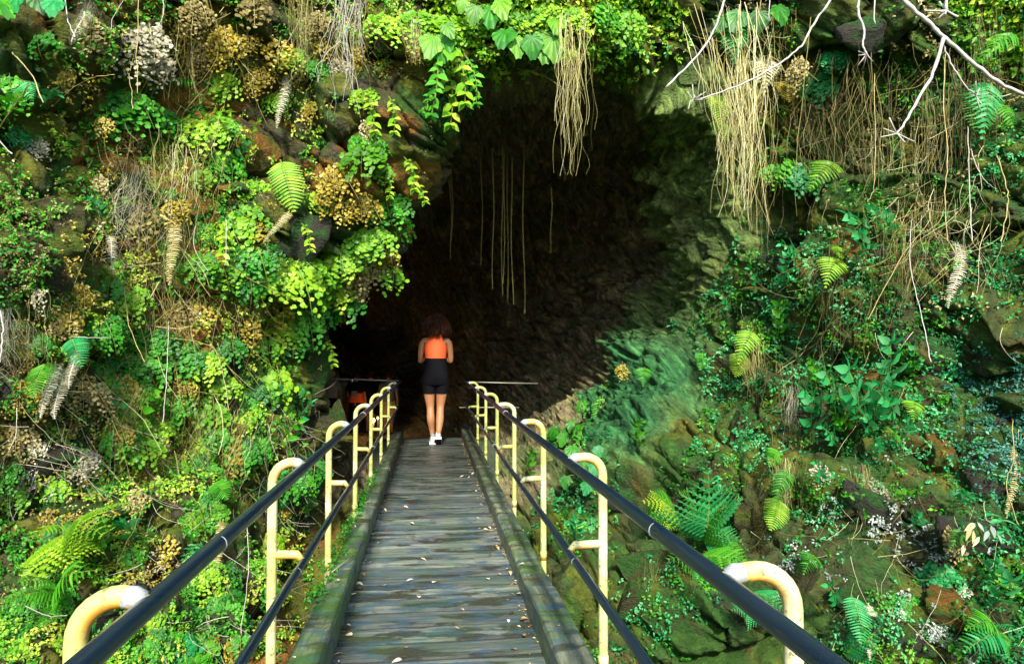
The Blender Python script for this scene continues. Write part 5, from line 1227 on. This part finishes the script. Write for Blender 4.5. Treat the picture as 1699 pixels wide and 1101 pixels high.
trunk_shell('shorts', [(1.17, .139, .106, -.005, 0), (1.12, .140, .108, -.004, 0), (1.04, .152, .116, -.006, 0), (.95, .172, .126, -.010, 0), (.88, .180, .128, -.012, 0), (.82, .178, .118, -.004, 0), (.79, .172, .110, .0, 0)], M_black, woman)
for s_2 in (1, -1):
    lg = MB(); lg.tube([(s_2*.088, 0, .88), (s_2*.088, .004, .80), (s_2*.080, .012, .74), (s_2*.076, .018, .68)], [.094, .094, .090, .084], 18, False); lg.build('shorts_leg', M_black, woman, True)
# hair: scalp volume and many curled locks
hb = MB(); r0 = random.Random(5)
for k in range(950):
    th = r0.uniform(0, 2*math.pi); ph = math.acos(r0.uniform(-.25, 1)); d = np.array([math.cos(th)*math.sin(ph), math.sin(th)*math.sin(ph), math.cos(ph)])
    if d[1] > .5 and d[2] < .35: continue
    o_ = np.array([0, .01, 1.61]); a_ = o_+d*np.array([.07, .085, .085]); pth = []
    R_ = r0.uniform(.88, 1.04)
    for j in range(7):
        q = j/6; rr_ = np.array([.205, .19, .185])*R_
        p_ = a_+(o_+d*rr_-a_)*min(1, q*1.25); p_ = p_+np.array([0, 0, -.16*q**2.2*(1-abs(d[2])*.55)])+np.array([r0.uniform(-1, 1), r0.uniform(-1, 1), r0.uniform(-1, 1)])*.008
        p_[2] = max(p_[2], 1.435+r0.uniform(-.015, .03)); pth.append(p_)
    hb.tube(pth, [.010, .012, .012, .011, .010, .008, .005], 4, True, .5)
hb.build('hair', M_hair, woman, True)
# shoes
def shoe(cx, cy, z, pitch, parent, up=M_shoeg):
    e_ = MB(); sole = MB(); n_ = 10; V = []; L_ = .27
    def sec(t): return .030+.014*math.sin(min(1, t*1.3)*math.pi*.9)
    def rot(p_): y_, z_ = p_[1], p_[2]; c_, s_ = math.cos(pitch), math.sin(pitch); return (cx+p_[0], cy+y_*c_-z_*s_, z+y_*s_+z_*c_)
    rows_ = []
    for i in range(n_):
        t = i/(n_-1); yy = -.07+L_*t; w = .030+.016*math.sin(math.pi*min(1, .15+t*.8)); h = .085*(1-t)**.7+.035*(1-t*.6); 
        rows_.append([rot(q) for q in ((-w, yy, .028), (-w*1.02, yy, .028+h*.35), (-w*.62, yy, .028+h*.85), (0, yy, .028+h), (w*.62, yy, .028+h*.85), (w*1.02, yy, .028+h*.35), (w, yy, .028))])
    V = [p_ for q in rows_ for p_ in q]; Fs = [(i*7+k, (i+1)*7+k, (i+1)*7+k+1, i*7+k+1) for i in range(n_-1) for k in range(6)]+[tuple(range(7)), tuple((n_-1)*7+k for k in range(7))[::-1]]
    e_.add(V, Fs); up_o = e_.build('shoe', up, parent, True)
    V = []
    for i in range(n_):
        t = i/(n_-1); yy = -.078+(L_+.014)*t; w = .034+.017*math.sin(math.pi*min(1, .15+t*.8))
        V += [rot((-w, yy, .001)), rot((-w*1.03, yy, .030)), rot((w*1.03, yy, .030)), rot((w, yy, .001))]
    Fs = [(i*4+k, i*4+(k+1) % 4, (i+1)*4+(k+1) % 4, (i+1)*4+k) for i in range(n_-1) for k in range(4)]+[(3, 2, 1, 0), ((n_-1)*4, (n_-1)*4+1, (n_-1)*4+2, (n_-1)*4+3)]
    sole.add(V, Fs); sole.build('sole', M_white, up_o)
    bt = MB(); bt.box(-.03, .03, 0, .001, 0, .001)
    st2 = MB()
    for s in (1, -1):
        for q in (.05, .10):
            st2.add([rot((s*.0465, q-.02, .04)), rot((s*.0475, q-.005, .04)), rot((s*.034, q+.01, .085)), rot((s*.034, q-.005, .085))], [(0, 1, 2, 3)])
    st2.add([rot((-.024, -.076, .04)), rot((.024, -.076, .04)), rot((.020, -.074, .10)), rot((-.020, -.074, .10))], [(0, 1, 2, 3)])
    st2.build('stripe', M_white, up_o)
    # dark tread under the sole
    tr = MB(); V = []
    for i in range(n_):
        t = i/(n_-1); yy = -.074+L_*t; w = .030+.017*math.sin(math.pi*min(1, .15+t*.8)); V += [rot((-w, yy, -.003)), rot((w, yy, -.003))]
    tr.add(V, [(2*i, 2*i+1, 2*i+3, 2*i+2) for i in range(n_-1)]); tr.build('tread', M_dark, up_o)
shoe(-.032, -.0, .005, 0.0, woman); shoe(.036, -.115, .05, -.50, woman)
sk = MB()
for (x, y_, z_) in ((-.032, .015, .085), (.034, -.10, .13)): sk.tube([(x, y_-.005, z_), (x, y_-.01, z_+.035)], [.036, .034], 12)
sk.build('socks', M_black, woman, True)

# the group inside the tube
FL = -.92
def visitor(x, Y, H, label, topmat, botmat, hairmat, rot, shortlen=.50, botlow=None, longsleeve=False):
    p_ = at(x, 600, Y); v = person('person', (float(p_[0]), Y, FL), H, label, None, rot=rot, hairmat=hairmat)
    trunk_shell('shirt', [(.90, .175, .125, 0, 0), (1.0, .165, .12, 0, 0), (1.12, .158, .115, -.005, 0), (1.25, .175, .125, -.008, 0), (1.36, .190, .118, -.005, -.015), (1.42, .150, .09, 0, -.03), (1.465, .070, .065, .005, 0)], topmat, v)
    for s in (1, -1):
        sh = MB(); sh.tube([(s*.15, -.01, 1.39), (s*.205, -.015, 1.33), (s*.23, -.02, 1.19)], [.068, .066, .06], 12, False); sh.build('sleeve', topmat, v, True)
        tr = MB(); z1 = 1-shortlen-.05; tr.tube([(s*.075, 0, .93), (s*.09, 0, .86), (s*.092, 0, .68), (s*.092, 0, z1)], [.10, .108, .092, .085], 14, False); tr.build('trouser_leg', botmat, v, True)
    h = MB(); h.tube([(0, -.01, 1.56), (0, -.005, 1.62), (0, .005, 1.68), (0, .01, 1.715), (0, .01, 1.73)], [.078, .092, .085, .055, .02], 12); h.build('hair', hairmat, v, True)
    for s in (1, -1):
        f = MB(); f.tube([(s*.10, -.06, .03), (s*.10, 0, .04), (s*.105, .08, .032), (s*.107, .15, .025)], [.035, .042, .038, .022], 10); f.build('shoe', M_dark, v, True)
    return v
v1 = visitor(551, 18.6, 1.70, 'grey haired visitor in grey shirt and tan shorts, leftmost of the group in the tube', M_tgrey, M_tan, M_ghair, .0, .46)
trunk_shell('waist_jacket', [(.99, .178, .130, 0, 0), (.90, .185, .135, 0, 0), (.78, .185, .130, 0, 0), (.72, .175, .12, 0, 0)], M_black, v1)
v2 = visitor(570, 19.0, 1.62, 'slim visitor in a grey tank top standing right of the grey haired one', M_tgrey, M_skin, M_hair, .25, .25)
v3 = visitor(592, 18.2, 1.66, 'visitor in dark clothes with a red orange jacket tied round the waist', M_black, M_black, M_hair, -.3, .85)
trunk_shell('tied_jacket', [(1.17, .175, .13, 0, 0), (1.05, .195, .145, -.01, 0), (.95, .23, .15, -.01, 0), (.90, .22, .14, 0, 0)], M_red, v3)
bagm = MB(); bagm.box(-.07, .07, -.19, -.12, 1.07, 1.22); bagm.build('pouch', M_tgrey, v3)
v4 = visitor(615, 18.8, 1.64, 'visitor in black with bare legs behind the post bends', M_black, M_black, M_hair, .5, .40)
v5 = visitor(645, 18.4, 1.66, 'visitor in a blue grey shirt nearest the far end of the bridge', M_tblue, M_tan, M_hair, -.2, .45)
# cave lamps near the ground
def lamp(x, y, Y, r_, e, label):
    p_ = at(x, y, Y); o_ = empty('path_lamp', (float(p_[0]), Y, FL)); tag(o_, label, 'lamp')
    z = float(p_[2])-FL; m, t, b_, out = nt('lamp_glow'); b_.inputs['Emission Color'].default_value = (1, .55, .12, 1); b_.inputs['Emission Strength'].default_value = e; b_.inputs['Base Color'].default_value = (.8, .5, .2, 1)
    mb = MB(); mb.tube([(0, 0, z-r_*1.3), (0, 0, z-r_*.7), (0, 0, z), (0, 0, z+r_*.7), (0, 0, z+r_*1.3)], [r_*.3, r_*.8, r_, r_*.8, r_*.3], 12); mb.build('bulb', m, o_, True)
    mb = MB(); mb.tube([(0, .02, 0), (0, .02, z-r_*1.25)], .02, 8); mb.build('stake', M_steel, o_, True)
    mb = MB(); mb.tube([(0, 0, z+r_*1.25), (0, 0, z+r_*1.5)], [r_*1.1, r_*.4], 12); mb.build('cap', M_steel, o_, True)
    l_ = bpy.data.lights.new('lamp_light', 'POINT'); l_.energy = 1.5*e/14; l_.color = (1, .55, .2); l_.shadow_soft_size = .08; lo = bpy.data.objects.new('lamp_light', l_); COL.objects.link(lo); lo.parent = o_; lo.location = (0, -.25, z+.05)
lamp(619, 697, 17.2, .045, 14, 'larger glowing yellow lamp low in the tube behind the left railing')
lamp(627, 693, 17.8, .022, 10, 'smaller glowing yellow lamp beside the larger one behind the left railing')

# ------------------------------------------------------------------ trees on the pit rim behind the camera (they close off the low sky)
ctrs = []
for k in range(15000):
    th = random.uniform(.42*math.pi, 1.58*math.pi); r_ = random.uniform(11, 17); z_ = random.uniform(-1.5, 3.0)+random.gauss(0, .8)
    ctrs.append((r_*math.sin(th), -3+r_*math.cos(th), z_))
ctrs = np.array(ctrs); keep = fbm(ctrs*.35, 3) > -.32; ctrs = ctrs[keep]
me = leaves_mesh('forest', ctrs, rng.normal(size=(len(ctrs), 3)), rng.uniform(.35, .8, len(ctrs)), M_canopy, .6, 4, 1.5)
tag(link('forest', me), 'dense dark green forest on the pit rim', 'forest', kind='stuff')
